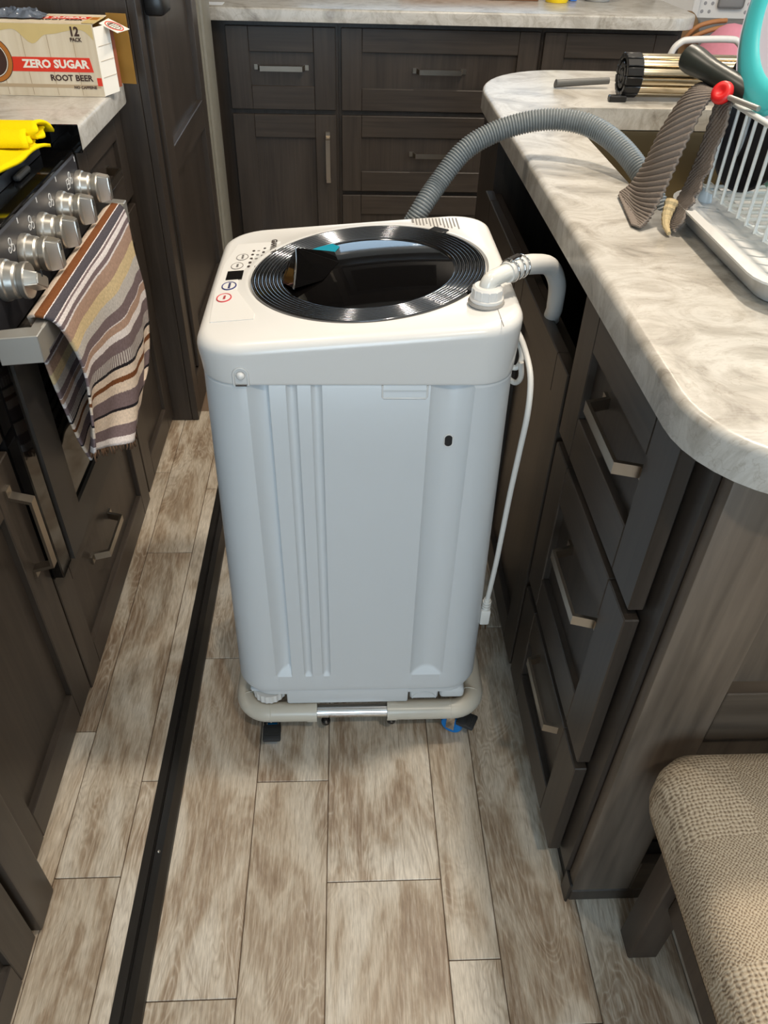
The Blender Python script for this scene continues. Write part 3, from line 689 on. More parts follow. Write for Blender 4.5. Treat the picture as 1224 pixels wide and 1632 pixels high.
def plan(hx, hy, r, bulge=0.0):
    out = []
    ox, oy = LX - CX, LY - CY
    for k in range(NA):
        a = 2 * PI * k / NA
        # march from lid centre
        lo, hi = 0.0, 0.5
        for _ in range(36):
            m = (lo + hi) / 2; x, y = ox + m * math.cos(a), oy + m * math.sin(a)
            bx = hx + bulge * (1 - min(1, abs(y) / hy) ** 2); by = hy + bulge * (1 - min(1, abs(x) / hx) ** 2)
            qx, qy = abs(x) - (bx - r), abs(y) - (by - r)
            ins = (qx <= 0 and abs(y) <= by) or (qy <= 0 and abs(x) <= bx) or (qx > 0 and qy > 0 and qx * qx + qy * qy <= r * r)
            if ins: lo = m
            else: hi = m
        out.append((CX + ox + lo * math.cos(a), CY + oy + lo * math.sin(a)))
    return out
bm = bmesh.new(); rings = []
def ring(pts, zf): rings.append([bm.verts.new((x, y, zf(x, y))) for x, y in pts])
FR = 0.014
ring(plan(HX - 0.0075, HY - 0.0060, 0.052), lambda x, y: 0.7690)
ring(plan(HX - 0.0036, HY - 0.0020, 0.054), lambda x, y: 0.7696)
ring(plan(HX - 0.0026, HY - 0.0010, 0.055), lambda x, y: 0.7708)
ring(plan(HX - 0.0025, HY - 0.0008, 0.055), lambda x, y: 0.7730)
ring(plan(HX - 0.0022, HY - 0.0005, 0.055, 0.0004), lambda x, y: 0.7800)
ring(plan(HX, HY, 0.056, 0.0015), lambda x, y: ztop(x) - FR - 0.006)
ring(plan(HX, HY, 0.056, 0.0015), lambda x, y: ztop(x) - FR)
for k in range(1, 7):
    a = k / 6 * PI / 2; ins = FR * (1 - math.cos(a))
    ring(plan(HX - ins, HY - ins, 0.056 - ins * 0.4, 0.0015), lambda x, y, a=a: ztop(x) - FR + FR * math.sin(a) - 0.0004)
def circ(r): return [(LX + r * math.cos(2 * PI * k / NA), LY + r * math.sin(2 * PI * k / NA)) for k in range(NA)]
ring(circ(LR + 0.0115), lambda x, y: ztop(x))
ring(circ(LR + 0.009), lambda x, y: ztop(x) + 0.0012)
ring(circ(LR + 0.004), lambda x, y: ztop(x) + 0.0014)
ring(circ(LR + 0.0015), lambda x, y: ztop(x) - 0.004)
ring(circ(LR - 0.02), lambda x, y: ztop(x) - 0.004)
for a, b in zip(rings, rings[1:]):
    for i in range(NA): bm.faces.new((a[i], a[(i + 1) % NA], b[(i + 1) % NA], b[i]))
bm.faces.new(rings[-1])
obj('top_cover', bm, M['white'], t, 38)
# body with moulded channels on the side that faces the camera
def channel(x):
    d = 0.0
    def smooth(e0, e1, v): k = min(1, max(0, (v - e0) / (e1 - e0))); return k * k * (3 - 2 * k)
    if -0.126 < x < -0.098:                         # concave channel with a steep right wall
        k = (x + 0.126) / 0.028; d = 0.0130 * min(1, math.sin(PI * min(0.5, k * 0.62) )) * (1 - smooth(0.93, 1.0, k))
    for a, b in ((-0.077, -0.0625), (-0.0455, -0.0310)):
        if a < x < b: d = 0.0056 * math.sin(PI * (x - a) / (b - a)) ** 0.7
    if 0.107 < x < 0.164: d = 0.0105 * math.sin(PI * (x - 0.107) / 0.057) ** 0.75
    return d
def body_loop(hx, hy, r, deep):
    xs = sorted(set([round(-(hx - r) + CX + i * (2 * (hx - r)) / 16, 5) for i in range(17)] +
        [round(-0.126 + 0.0022 * i, 5) for i in range(14)] + [-0.0995, -0.0985, -0.098] + [round(-0.077 + 0.0145 * i / 8, 5) for i in range(9)] + [round(-0.0455 + 0.0145 * i / 8, 5) for i in range(9)] +
        [round(0.107 + 0.00285 * i, 5) for i in range(21)]))
    lo, hi = CX - (hx - r), CX + (hx - r)
    L = [(x, CY - hy + deep * channel(x)) for x in xs if lo - 1e-4 <= x <= hi + 1e-4]
    L = [(max(lo, min(hi, x)), y) for x, y in L]
    arcs = arc(CX + hx - r, CY - hy + r, r, r, -90, 0, 10)[1:] + arc(CX + hx - r, CY + hy - r, r, r, 0, 90, 10) + arc(CX - hx + r, CY + hy - r, r, r, 90, 180, 10) + arc(CX - hx + r, CY - hy + r, r, r, 180, 270, 10)[:-1]
    return L, arcs
# use one fixed set of face columns for every ring so that the loops match
XS = None
def body_ring(bm, z, hx, hy, r, deep):
    global XS
    if XS is None: XS = [x for x, _ in body_loop(0.203, hy, 0.05, 0)[0]]
    lo0, hi0 = XS[0], XS[-1]; lo, hi = CX - (hx - r), CX + (hx - r)
    pts = []
    for x in XS:
        xx = lo if x == lo0 else hi if x == hi0 else x
        pts.append((xx, CY - hy + min(deep, channel(x))))
    pts += body_loop(hx, hy, r, 0)[1]
    return [bm.verts.new((x, y, z)) for x, y in pts]
def hxz(z): return 0.2135 + (0.2030 - 0.2135) * (z - 0.15) / 0.62
bm = bmesh.new(); rs = []
for z, ins, deep in ((0.146, 0.006, 0), (0.1475, 0.001, 0), (0.151, 0.0, 0), (0.160, 0.0, 0), (0.187, 0.0, 0.0), (0.1895, 0, 0.0017), (0.192, 0, 0.0034), (0.1945, 0, 0.0051), (0.197, 0, 0.0068), (0.1995, 0, 0.0085), (0.202, 0, 0.0102), (0.206, 0, 0.02), (0.30, 0, 1), (0.42, 0, 1), (0.54, 0, 1), (0.66, 0, 1), (0.7655, 0, 1), (0.7692, 0.0022, 1)):
    rs.append(body_ring(bm, z, hxz(z) - ins, 0.1985 - ins, 0.056, deep))
for a, b in zip(rs, rs[1:]):
    n = len(a)
    for i in range(n): bm.faces.new((a[i], a[(i + 1) % n], b[(i + 1) % n], b[i]))
bm.faces.new(rs[0][::-1]); bm.faces.new(rs[-1])
obj('body', bm, M['whitebody'], t, 32)
# skirt below the body, with cut-away for the foot on the left and a cover on the right
bm = bmesh.new()
def skirt(bm, x0, x1, y0, y1, z0, z1, r=0.004): box(bm, x0, x1, y0, y1, z0, z1, r, 2)
skirt(bm, -0.112, 0.108, 0.853, 1.235, 0.100, 0.1465)
obj('skirt', bm, M['whitebody'], t, 40)
sk = rrect(CX - 0.197, CX + 0.203, 0.8545, 1.238, 0.045)
bm = bmesh.new(); a = [bm.verts.new((p[0], p[1], 0.128)) for p in sk]; b = [bm.verts.new((p[0], p[1], 0.1465)) for p in sk]
for i in range(len(sk)): bm.faces.new((a[i], a[(i + 1) % len(sk)], b[(i + 1) % len(sk)], b[i]))
bm.faces.new(a[::-1]); bm.faces.new(b)
obj('base_rim', bm, M['whitebody'], t, 40)
obj('skirt_corner', B(0.166, 0.212, 0.8575, 0.93, 0.102, 0.128, bev=0.008, seg=3), M['whitebody'], t, 40)
obj('corner_block', B(-0.178, -0.113, 0.868, 1.23, 0.118, 0.128, bev=0.003), M['whitebody'], t, 40)
obj('corner_block', B(-0.178, 0.212, 0.95, 1.235, 0.101, 0.128, bev=0.004), M['whitebody'], t, 40)
obj('drain_cover', B(0.112, 0.163, 0.8575, 0.93, 0.103, 0.127, bev=0.003), M['whitebody'], t, 40)
bm = bmesh.new(); tube(bm, [(0.1375 + 0.021 * math.cos(math.radians(a)), 0.857, 0.106 + 0.017 * math.sin(math.radians(a))) for a in range(0, 181, 15)], 0.0009, 6)
obj('cover_outline', bm, M['whitebody'], t, 40)
# ribbed levelling foot under the left corner
bm = bmesh.new(); pr = []
n = 40; lo_ = [bm.verts.new((-0.145 + (0.029 + (0.0015 if k % 2 else 0)) * math.cos(2 * PI * k / n), 0.885 + (0.029 + (0.0015 if k % 2 else 0)) * math.sin(2 * PI * k / n), 0.100)) for k in range(n)]
hi_ = [bm.verts.new((v.co.x, v.co.y, 0.118)) for v in lo_]
for i in range(n): bm.faces.new((lo_[i], lo_[(i + 1) % n], hi_[(i + 1) % n], hi_[i]))
bm.faces.new(lo_[::-1]); bm.faces.new(hi_)
obj('levelling_foot', bm, M['white'], t)
# latch tab, slot and hole on the near side
yf = CY - 0.1985
bm = bmesh.new(); tube(bm, [(-0.1405, 0.8445, 0.771)] + [(-0.1315 + 0.009 * math.cos(math.radians(a)), 0.8445, 0.7855 + 0.009 * math.sin(math.radians(a))) for a in range(180, -1, -15)] + [(-0.1225, 0.8445, 0.771)], 0.0015, 8)
lt = obj('screw_tab', bm, M['white'], t, 60)
obj('screw_cap', lathe(bmesh.new(), [(0, 0.0048), (0.0025, 0.0044), (0.0045, 0.003), (0.0058, 0.0)], frame_z((-0.1315, 0.8438, 0.7845), (0, -1, 0)), 20), M['white'], lt, 60)
obj('tab_gap', B(-0.1385, -0.1245, 0.8418, 0.8436, 0.7705, 0.7716), M['ink'], lt)
bm = bmesh.new()
tube(bm, [(0.0455, yf + 0.0005, 0.769), (0.0455, yf, 0.7525), (0.047, yf, 0.7505), (0.1015, yf, 0.7505), (0.103, yf, 0.7525), (0.103, yf + 0.0005, 0.769)], 0.0013, 8)
obj('slot_rim', bm, M['white'], t, 60)
bm = bmesh.new(); box(bm, 0.047, 0.1015, yf - 0.0006, yf + 0.003, 0.7605, 0.7625); obj('slot_step', bm, M['whitebody'], t)
bm = bmesh.new(); prism(bm, [(0.1375 + 0.0052 * math.cos(a), 0.678 + (0.0036 if math.sin(a) > 0 else -0.0036) + 0.0052 * math.sin(a)) for a in [2 * PI * k / 24 for k in range(24)]], lambda a, b, d: (a, d, b), yf + 0.0090, yf + 0.016)
obj('cable_hole', bm, M['dark'], t)
bm = bmesh.new(); tube(bm, [(0.1375 + 0.006 * math.cos(a), yf + 0.0098, 0.678 + (0.0036 if math.sin(a) > 0 else -0.0036) + 0.006 * math.sin(a)) for a in [2 * PI * k / 24 for k in range(24)]], 0.0011, 6, closed=True)
obj('hole_rim', bm, M['white'], t, 60)
# lid
LM = frame_z((LX, LY, ztop(LX)), (-TILT, 0, 1), (1, 0, 0))
prof = [(LR + 0.001, -0.003), (LR, 0.0015)]
r = LR - 0.001
NR = 8; rw = 0.0052
for k in range(NR):
    for q in range(5):
        a = PI * q / 4
        prof.append((r - rw * (k + 0.5) + rw * 0.46 * math.cos(a), 0.0010 + 0.0019 * math.sin(a) - 0.0004 * k))
lid = obj('lid', lathe(bmesh.new(), prof + [(r - rw * NR - 0.001, -0.003)], LM, 128), M['lidring'], t, 50, label='round dark lid with a ridged chrome rim')
ri = r - rw * NR
def dome(q): return -0.0028 + 0.0045 * (1 - (q / ri) ** 2)
obj('lid_glass', lathe(bmesh.new(), [(ri - 0.0002, -0.0040)] + [(ri * (1 - k / 14), dome(ri * (1 - k / 14))) for k in range(15)], LM, 96), M['lid'], lid, 40)
# finger grip of the lid: raised fin with a scoop behind it
def lp(x, y, z): return LM @ Vector((x, y, z))
bm = bmesh.new()
A, Bp, Cp = lp(-0.104, 0.070, 0.012), lp(-0.101, -0.060, 0.005), lp(-0.046, 0.060, 0.006)
D, E_, Fp = lp(-0.040, 0.030, 0.0012), lp(-0.1195, 0.020, -0.001), lp(-0.1195, -0.024, -0.001)
G = lp(-0.092, 0.080, 0.0005)
Hh = lp(-0.062, -0.030, 0.0012)
va, vb, vc, vd, ve, vf, vg, vh = [bm.verts.new(p) for p in (A, Bp, Cp, D, E_, Fp, G, Hh)]
for f in ((va, vb, vh), (va, vh, vd), (va, vd, vc), (va, vc, vg), (va, ve, vf), (va, vf, vb), (va, vg, ve), (vb, vf, vh), (vh, vf, ve), (vh, ve, vd), (vd, ve, vg), (vd, vg, vc)): bm.faces.new(f)
bmesh.ops.bevel(bm, geom=bm.edges[:], offset=0.0012, segments=2, affect='EDGES')
obj('lid_grip', bm, M['lid'], lid, 30)
bm = bmesh.new(); tube(bm, smooth_path([A + Vector((0, 0, .0004)), (A + Bp) / 2 + Vector((0.002, 0, 0.0035)), Bp + Vector((0, 0, .0004))], 6), 0.0012, 6)
obj('grip_edge', bm, M['chrome'], lid, 60)
M['teal'] = mat('teal', srgb(70, 186, 190), 0.35)
bm = bmesh.new(); pl = [(-0.092, 0.082), (-0.050, 0.066), (-0.040, 0.094), (-0.052, 0.108), (-0.074, 0.097)]
prism(bm, pl, lambda a, b, d: lp(a, b, d), dome(0.11) + 0.0012, dome(0.11) + 0.0016)
obj('lid_teal_patch', bm, mat('teal_patch', srgb(30, 140, 165), 0.1), lid, label='small teal patch on the lid')  # thin flat teal patch laid over the lid glass
for ang, nm in ((48, 'hinge'), (-33, 'hinge')):
    c, s_ = math.cos(math.radians(ang)), math.sin(math.radians(ang))
    m4 = LM @ Matrix.Translation((0.1665 * c, 0.1665 * s_, 0.0)) @ Matrix.Rotation(math.radians(ang), 4, 'Z')
    bm = B(-0.008, 0.009, -0.014, 0.014, -0.002, 0.0032, bev=0.0012); bm.transform(m4)
    obj('hinge', bm, M['black'], t, 40)
# control panel print
def onp(x, y, dz=0.0004): return Vector((x, y, ztop(x) + dz))
def pmat(x, y, ang): return Matrix.Translation(onp(x, y)) @ Matrix(((1, 0, 0, 0), (0, 1, 0, 0), (TILT, 0, 1, 0), (0, 0, 0, 1))) @ Matrix.Rotation(ang, 4, 'Z')
def ell(x, y, rx, ry, m, name, dz, parent):
    bm = bmesh.new(); prism(bm, [(x + rx * math.cos(2 * PI * k / 28), y + ry * math.sin(2 * PI * k / 28)) for k in range(28)], lambda a, b, d: onp(a, b, d), -0.0005, dz)
    return obj(name, bm, m, parent)
def ellring(x, y, rx, ry, m, name, parent, r=0.0007):
    bm = bmesh.new(); tube(bm, [onp(x + rx * math.cos(2 * PI * k / 28), y + ry * math.sin(2 * PI * k / 28), 0.0009) for k in range(28)], r, 6, closed=True)
    return obj(name, bm, m, parent)
mred, mnav = mat('red_ring', srgb(196, 60, 66), 0.4), mat('navy_ring', srgb(44, 50, 110), 0.4)
grey = mat('grey_print', srgb(120, 116, 112), 0.5)
pan = obj('control_panel', prism(bmesh.new(), [(-0.174, 0.915), (-0.118, 0.915), (-0.118, 0.93), (-0.150, 1.01), (-0.152, 1.06), (-0.135, 1.13), (-0.100, 1.178), (-0.165, 1.178), (-0.1775, 1.10), (-0.179, 1.0)], lambda a, b, d: onp(a, b, d), -0.001, 0.0006), M['white'], t, label='printed control panel')
for x, y, m in ((-0.1640, 0.985, mred), (-0.1615, 1.023, mnav)):
    b_ = ell(x, y, 0.0095, 0.0125, M['white'], 'button', 0.0012, pan); ellring(x, y, 0.0095, 0.0125, m, 'button_ring', pan, 0.0010)
for x, y in ((-0.1575, 1.092), (-0.1530, 1.124)):
    ell(x, y, 0.0085, 0.0115, M['white'], 'button', 0.0010, pan); ellring(x, y, 0.0085, 0.0115, grey, 'button_ring', pan, 0.0006)
for (x, y, s_) in ((-0.1640, 0.985, 'POWER'), (-0.1615, 1.023, 'START/PAUSE'), (-0.1575, 1.092, 'WATER'), (-0.1530, 1.124, 'PROGRAM')):
    L_ = 0.017
    text('lettering', s_, 0.0045, Matrix.Translation((0, 0, 0.0012)) @ pmat(x - 0.001, y, -PI / 2), mred if s_ == 'POWER' else (mnav if s_[0] == 'S' else grey), pan, align='CENTER', sx=0.7)
obj('display', prism(bmesh.new(), [(-0.169, 1.044), (-0.146, 1.044), (-0.146, 1.074), (-0.169, 1.074)], lambda a, b, d: onp(a, b, d), -0.0005, 0.0012), M['gloss'], pan, label='small dark display')
for k in range(5):
    ell(-0.1405 + 0.0006 * k, 1.088 + 0.0145 * k, 0.0022, 0.0030, M['ink'], 'indicator', 0.0009, pan)
    obj('legend', prism(bmesh.new(), [(-0.1350 + 0.0006 * k, 1.0855 + 0.0145 * k), (-0.1310 + 0.0006 * k, 1.0855 + 0.0145 * k), (-0.1310 + 0.0006 * k, 1.0885 + 0.0145 * k), (-0.1350 + 0.0006 * k, 1.0885 + 0.0145 * k)], lambda a, b, d: onp(a, b, d), -0.0002, 0.0008), grey, pan)
for k in range(3):
    ell(-0.1240 + 0.001 * k, 1.125 + 0.0140 * k, 0.0020, 0.0028, M['ink'], 'indicator', 0.0009, pan)
text('lettering', 'GIANTEX', 0.0125, pmat(-0.1135, 1.160, -PI / 2) @ Matrix.Translation((0, 0, 0.0006)), M['ink'], pan, align='CENTER', bold=0.0002)
# printed instruction block at the far right corner of the cover
ins = obj('instruction_print', prism(bmesh.new(), [(0.105, 1.2165), (0.108, 1.2165), (0.108, 1.2335), (0.105, 1.2335)], lambda a, b, d: onp(a, b, d), -0.0002, 0.0005), grey, t)
for k in range(13):
    ya, yb = 1.206 - 0.0025 * k, 1.2325 - 0.0008 * k
    x = 0.111 + 0.0052 * k
    if k % 4 == 3: ya += 0.008
    obj('print_line', prism(bmesh.new(), [(x, ya), (x + 0.0016, ya), (x + 0.0016, yb), (x, yb)], lambda a, b, d: onp(a, b, d), -0.0002, 0.0005), grey, ins)
obj('seam_line', B(0.1895, 0.1900, 0.8465, 0.935, ztop(0.19) - 0.001, ztop(0.19) + 0.0003), grey, t)

# water inlet elbow, clamp and hose
ix, iy = 0.1775, 0.912; iz = ztop(ix)
t = thing('inlet_hose', 'white inlet hose with an elbow and a double wire clamp on the washer top', 'hose', (ix, iy, iz))
T0 = Matrix.Translation((ix, iy, iz))
obj('seal_ring', lathe(bmesh.new(), [(0, 0.001), (0.0225, 0.0005), (0.0235, 0.0025), (0.0225, 0.005), (0, 0.006)], T0, 36), mat('grey_rubber', srgb(160, 156, 150), 0.5), t, 40)
obj('cap_nut', lathe(bmesh.new(), [(0.0212, 0.005), (0.0216, 0.0090), (0.0196, 0.0095), (0.0190, 0.0210), (0.0165, 0.0235), (0, 0.0237)], T0, 40), M['white'], t, 35)
for k in range(12):
    a = 2 * PI * k / 12; bm = B(0.0186, 0.0199, -0.0011, 0.0011, 0.0095, 0.0208, bev=0.0004); bm.transform(T0 @ Matrix.Rotation(a, 4, 'Z')); obj('nut_rib', bm, M['white'], t)
pe = smooth_path([(ix, iy, iz + 0.018), (ix, iy, iz + 0.0245), (ix + 0.005, iy + 0.003, iz + 0.0305), (0.196, 0.925, iz + 0.0325), (0.214, 0.940, iz + 0.0330)], 6)
obj('elbow', tube(bmesh.new(), pe, 0.0108, 16), mat('frosted_white', srgb(222, 221, 214), 0.25, coat=0.2), t, 60)
hp = smooth_path([(0.203, 0.931, iz + 0.0325), (0.222, 0.950, iz + 0.0325), (0.250, 0.982, 0.874), (0.285, 1.032, 0.850), (0.314, 1.082, 0.803), (0.332, 1.135, 0.742), (0.350, 1.190, 0.682), (0.42, 1.25, 0.575)], 9)
obj('tube', tube(bmesh.new(), hp, 0.0130, 18), M['hosew'], t, 60)
for i0 in (3, 7, 10):
    ctr, d = hp[i0], (hp[i0 + 1] - hp[i0]).normalized(); f = frame_z(ctr, d, (0, 0, 1))
    obj('clamp_wire', tube(bmesh.new(), [f @ Vector((0.0142 * math.cos(2 * PI * k / 24), 0.0142 * math.sin(2 * PI * k / 24), 0)) for k in range(24)], 0.0014, 8, closed=True), M['chrome'], t, 60)
ctr, d = hp[5], (hp[6] - hp[5]).normalized(); f = frame_z(ctr, d, (0, 0, 1))
bm = B(0.013, 0.017, -0.004, 0.004, -0.011, 0.011, bev=0.001); bm.transform(f); obj('clamp_tab', bm, M['chrome'], t)

# grey corrugated drain hose from behind the washer over the worktop into the sink
dp = smooth_path([(0.060, 1.285, 0.62), (0.075, 1.280, 0.74), (0.117, 1.272, 0.836), (0.153, 1.30, 0.882), (0.193, 1.32, 0.925), (0.242, 1.33, 0.951), (0.301, 1.33, 0.968), (0.353, 1.32, 0.972), (0.395, 1.295, 0.966), (0.428, 1.25, 0.948), (0.453, 1.20, 0.920), (0.475, 1.16, 0.880), (0.485, 1.14, 0.83)], 24)
tot = [0.0]
for a, b in zip(dp, dp[1:]): tot.append(tot[-1] + (b - a).length)
step = 0.00115; pts = []; j = 0; d_ = 0.0
while d_ < tot[-1]:
    while j < len(tot) - 2 and tot[j + 1] < d_: j += 1
    k = (d_ - tot[j]) / max(1e-9, tot[j + 1] - tot[j]); pts.append(dp[j].lerp(dp[j + 1], min(1, k))); d_ += step
tag(obj('drain_hose', tube(bmesh.new(), pts, lambda i: (0.0142, 0.0160, 0.0168, 0.0158)[i % 4], 16), M['hose'], None, 80), 'grey corrugated drain hose arching from behind the washer over the worktop into the sink', 'hose')

# power cord looped on a hook at the washer side, plug hanging down
t = thing('power_cord', 'white power cord hooked on the washer side with its plug hanging near the floor', 'cord', (0.235, 0.9, 0.26))
cp_ = smooth_path([(0.2235, 0.985, 0.792), (0.238, 0.965, 0.782), (0.243, 0.925, 0.772), (0.2445, 0.888, 0.755), (0.243, 0.868, 0.715), (0.240, 0.866, 0.65), (0.2375, 0.868, 0.58), (0.2365, 0.872, 0.50), (0.236, 0.877, 0.43), (0.2355, 0.885, 0.37), (0.235, 0.892, 0.325)], 8)
obj('cable', tube(bmesh.new(), cp_, 0.0042, 10), M['cord'], t, 60)
lpp = smooth_path([(0.2250, 0.985, 0.772), (0.240, 0.965, 0.768), (0.2455, 0.955, 0.752), (0.240, 0.950, 0.738), (0.228, 0.955, 0.735), (0.225, 0.965, 0.720), (0.240, 0.952, 0.712), (0.246, 0.945, 0.725), (0.243, 0.945, 0.748)], 6)
obj('cable_loop', tube(bmesh.new(), lpp, 0.0040, 10), M['cord'], t, 60)
obj('strain_relief', tube(bmesh.new(), [(0.235, 0.8915, 0.330), (0.235, 0.893, 0.305)], lambda i: (0.0055, 0.0068)[i], 12), M['cord'], t, 60)
for k in range(3): obj('relief_rib', tube(bmesh.new(), [(0.235 + 0.0068 * math.cos(a * PI / 6), 0.8915 + 0.0068 * math.sin(a * PI / 6), 0.324 - 0.006 * k) for a in range(12)], 0.0011, 6, closed=True), M['cord'], t, 60)
pg = obj('plug', B(0.2265, 0.2435, 0.8855, 0.9005, 0.270, 0.305, bev=0.003, seg=2), M['cord'], t, 40)
for dx in (-0.0045, 0.0045): obj('prong', B(0.235 + dx - 0.0008, 0.235 + dx + 0.0008, 0.890, 0.896, 0.254, 0.270), mat('prong', srgb(120, 90, 60), 0.3, 1.0), pg)

# wheeled base: beige tubes, chrome telescopic middle, casters
t = thing('wheeled_base', 'beige tubular wheeled base with chrome sliding tubes and black casters under the washer', 'trolley', (0.022, 1.05, 0.0))
zb, rb = 0.0790, 0.0185
xa, xb_, ya, yb = -0.190, 0.236, 0.8520, 1.238
for nm, path in (('corner_tube', [(-0.058, ya, zb)] + [(xa + 0.045 + 0.045 * math.cos(math.radians(a)), ya + 0.045 + 0.045 * math.sin(math.radians(a)), zb) for a in range(270, 179, -10)] + [(xa, 1.0, zb)]),
                 ('corner_tube', [(0.070, ya, zb)] + [(xb_ - 0.045 + 0.045 * math.cos(math.radians(a)), ya + 0.045 + 0.045 * math.sin(math.radians(a)), zb) for a in range(-90, 1, 10)] + [(xb_, 1.0, zb)]),
                 ('corner_tube', [(-0.058, yb, zb)] + [(xa + 0.045 + 0.045 * math.cos(math.radians(a)), yb - 0.045 + 0.045 * math.sin(math.radians(a)), zb) for a in range(90, 181, 10)] + [(xa, 1.08, zb)]),
                 ('corner_tube', [(0.070, yb, zb)] + [(xb_ - 0.045 + 0.045 * math.cos(math.radians(a)), yb - 0.045 + 0.045 * math.sin(math.radians(a)), zb) for a in range(90, -1, -10)] + [(xb_, 1.08, zb)])):
    c = obj(nm, tube(bmesh.new(), path, rb, 20), M['beige'], t, 50)
for x, y in ((-0.062, ya), (0.074, ya)):
    obj('collar', tube(bmesh.new(), [(x - 0.014 if x < 0 else x - 0.004, y, zb), (x + 0.004 if x < 0 else x + 0.014, y, zb)], rb + 0.0012, 20), M['beige'], t, 50)
for x, y, dd in ((-0.142, ya, (1, 0, 0)), (0.188, ya, (1, 0, 0)), (xa + 0.005, 0.884, (-.35, 1, 0)), (xb_ - 0.005, 0.884, (.35, 1, 0))):
    f = frame_z((x, y, zb), dd, (0, 0, 1)); obj('tube_ring', tube(bmesh.new(), [f @ Vector(((rb + .0003) * math.cos(2 * PI * k / 24), (rb + .0003) * math.sin(2 * PI * k / 24), 0)) for k in range(24)], 0.0010, 6, closed=True), M['beige'], t, 60)
for y in (ya, yb): obj('telescopic_tube', tube(bmesh.new(), [(-0.066, y, zb), (0.078, y, zb)], 0.0125, 20), M['chrome'], t, 50)
for x in (xa, xb_): obj('telescopic_tube', tube(bmesh.new(), [(x, 0.99, zb), (x, 1.09, zb)], 0.0125, 20), M['chrome'], t, 50)
for x in (-0.043, 0.078 - 0.020):
    kb = obj('lock_knob', lathe(bmesh.new(), [(0, 0), (0.006, 0), (0.0085, 0.003), (0.0085, 0.009), (0.004, 0.012), (0.004, 0.018)], Matrix.Translation((x + (0.0 if x < 0 else 0.021), ya - 0.002, 0.045)), 14), M['black'], t, 40)
def caster(x, y, ang, blue):
    m4 = Matrix.Translation((x, y, 0)) @ Matrix.Rotation(ang, 4, 'Z')
    f = m4 @ Matrix.Rotation(PI / 2, 4, 'X')
    bm = lathe(bmesh.new(), [(0.006, -0.009), (0.019, -0.009), (0.0215, -0.006), (0.0215, 0.006), (0.019, 0.009), (0.006, 0.009)], m4 @ Matrix.Translation((0, 0, 0.0217)) @ Matrix.Rotation(PI / 2, 4, 'X'), 28)
    c = obj('caster', bm, M['blue'], t, 40, label='blue wheel under a black brake pedal')
    fm = M['chrome'] if blue else M['black']
    bm = bmesh.new(); fring(bm, lambda u, v, w: (w, u, v), -0.0150, 0.0150, 0.019, 0.060, -0.0122, 0.0122, 0.017, 0.050, -0.008, 0.008)
    bm.transform(m4); obj('fork', bm, fm, c, 40)
    bm = box(bmesh.new(), 0.010, 0.044, -0.0165, 0.0165, 0.040, 0.0490, 0.003, 2); bm.transform(m4); obj('brake_pedal', bm, M['rubber'], c, 40)
    for k in range(3):
        bm = box(bmesh.new(), 0.028 + 0.004 * k, 0.030 + 0.004 * k, -0.014, 0.014, 0.0490, 0.0500); bm.transform(m4); obj('pedal_rib', bm, M['rubber'], c)
caster(-0.143, 0.857, math.radians(-88), False); caster(0.198, 0.862, math.radians(-28), True)
caster(-0.143, 1.225, math.radians(80), False); caster(0.195, 1.225, math.radians(100), False)

# ------------------------------------------------------------------ things on the left counter
def print_face(parent, name, pts, m, y, th=0.0004, fn=None):
    fn = fn or (lambda a, b, d: (a, y - d, b)); bm = bmesh.new(); prism(bm, pts, fn, 0.0, th); return obj(name, bm, m, parent)
bx0, bx1, by0, by1, bz0, bz1 = -0.86, -0.4735, 1.715, 1.832, 0.9105, 1.0335
t = thing('drink_carton', 'opened cardboard carton of root beer cans with a red band, on the left counter', 'carton', (-0.66, 1.77, 0.9105))
kraft, card = mat('kraft_inside', srgb(168, 124, 52), 0.8, var=0.15, bscale=30), wood('carton_boards', srgb(206, 190, 164), srgb(226, 214, 192), 'Z', 0.6, 60)
bm = bmesh.new()
fring(bm, lambda u, v, w: (w, u, v), by0, by1, bz0, bz1, by0 + 0.0015, by1 - 0.0015, bz0 + 0.0015, bz1 - 0.0015, bx0, bx1)
obj('body', bm, card, t)
obj('closed_end', B(bx0, bx0 + 0.0015, by0 + 0.0016, by1 - 0.0016, bz0 + 0.0016, bz1 - 0.0016), card, t)
obj('lining', B(bx0 + 0.01, bx1 - 0.001, by1 - 0.0032, by1 - 0.0020, bz0 + 0.002, bz1 - 0.002), kraft, t)
red, tan, brn, wht = mat('carton_red', srgb(222, 50, 22), 0.5), mat('carton_tan', srgb(214, 190, 130), 0.5, var=0.12, bscale=40), mat('carton_brown', srgb(58, 30, 22), 0.5), mat('carton_white', srgb(240, 234, 222), 0.5)
amber = mat('carton_amber', srgb(178, 108, 36), 0.5)
PR = lambda n, p, m, th=0.0004: print_face(t, n, p, m, by0, th)
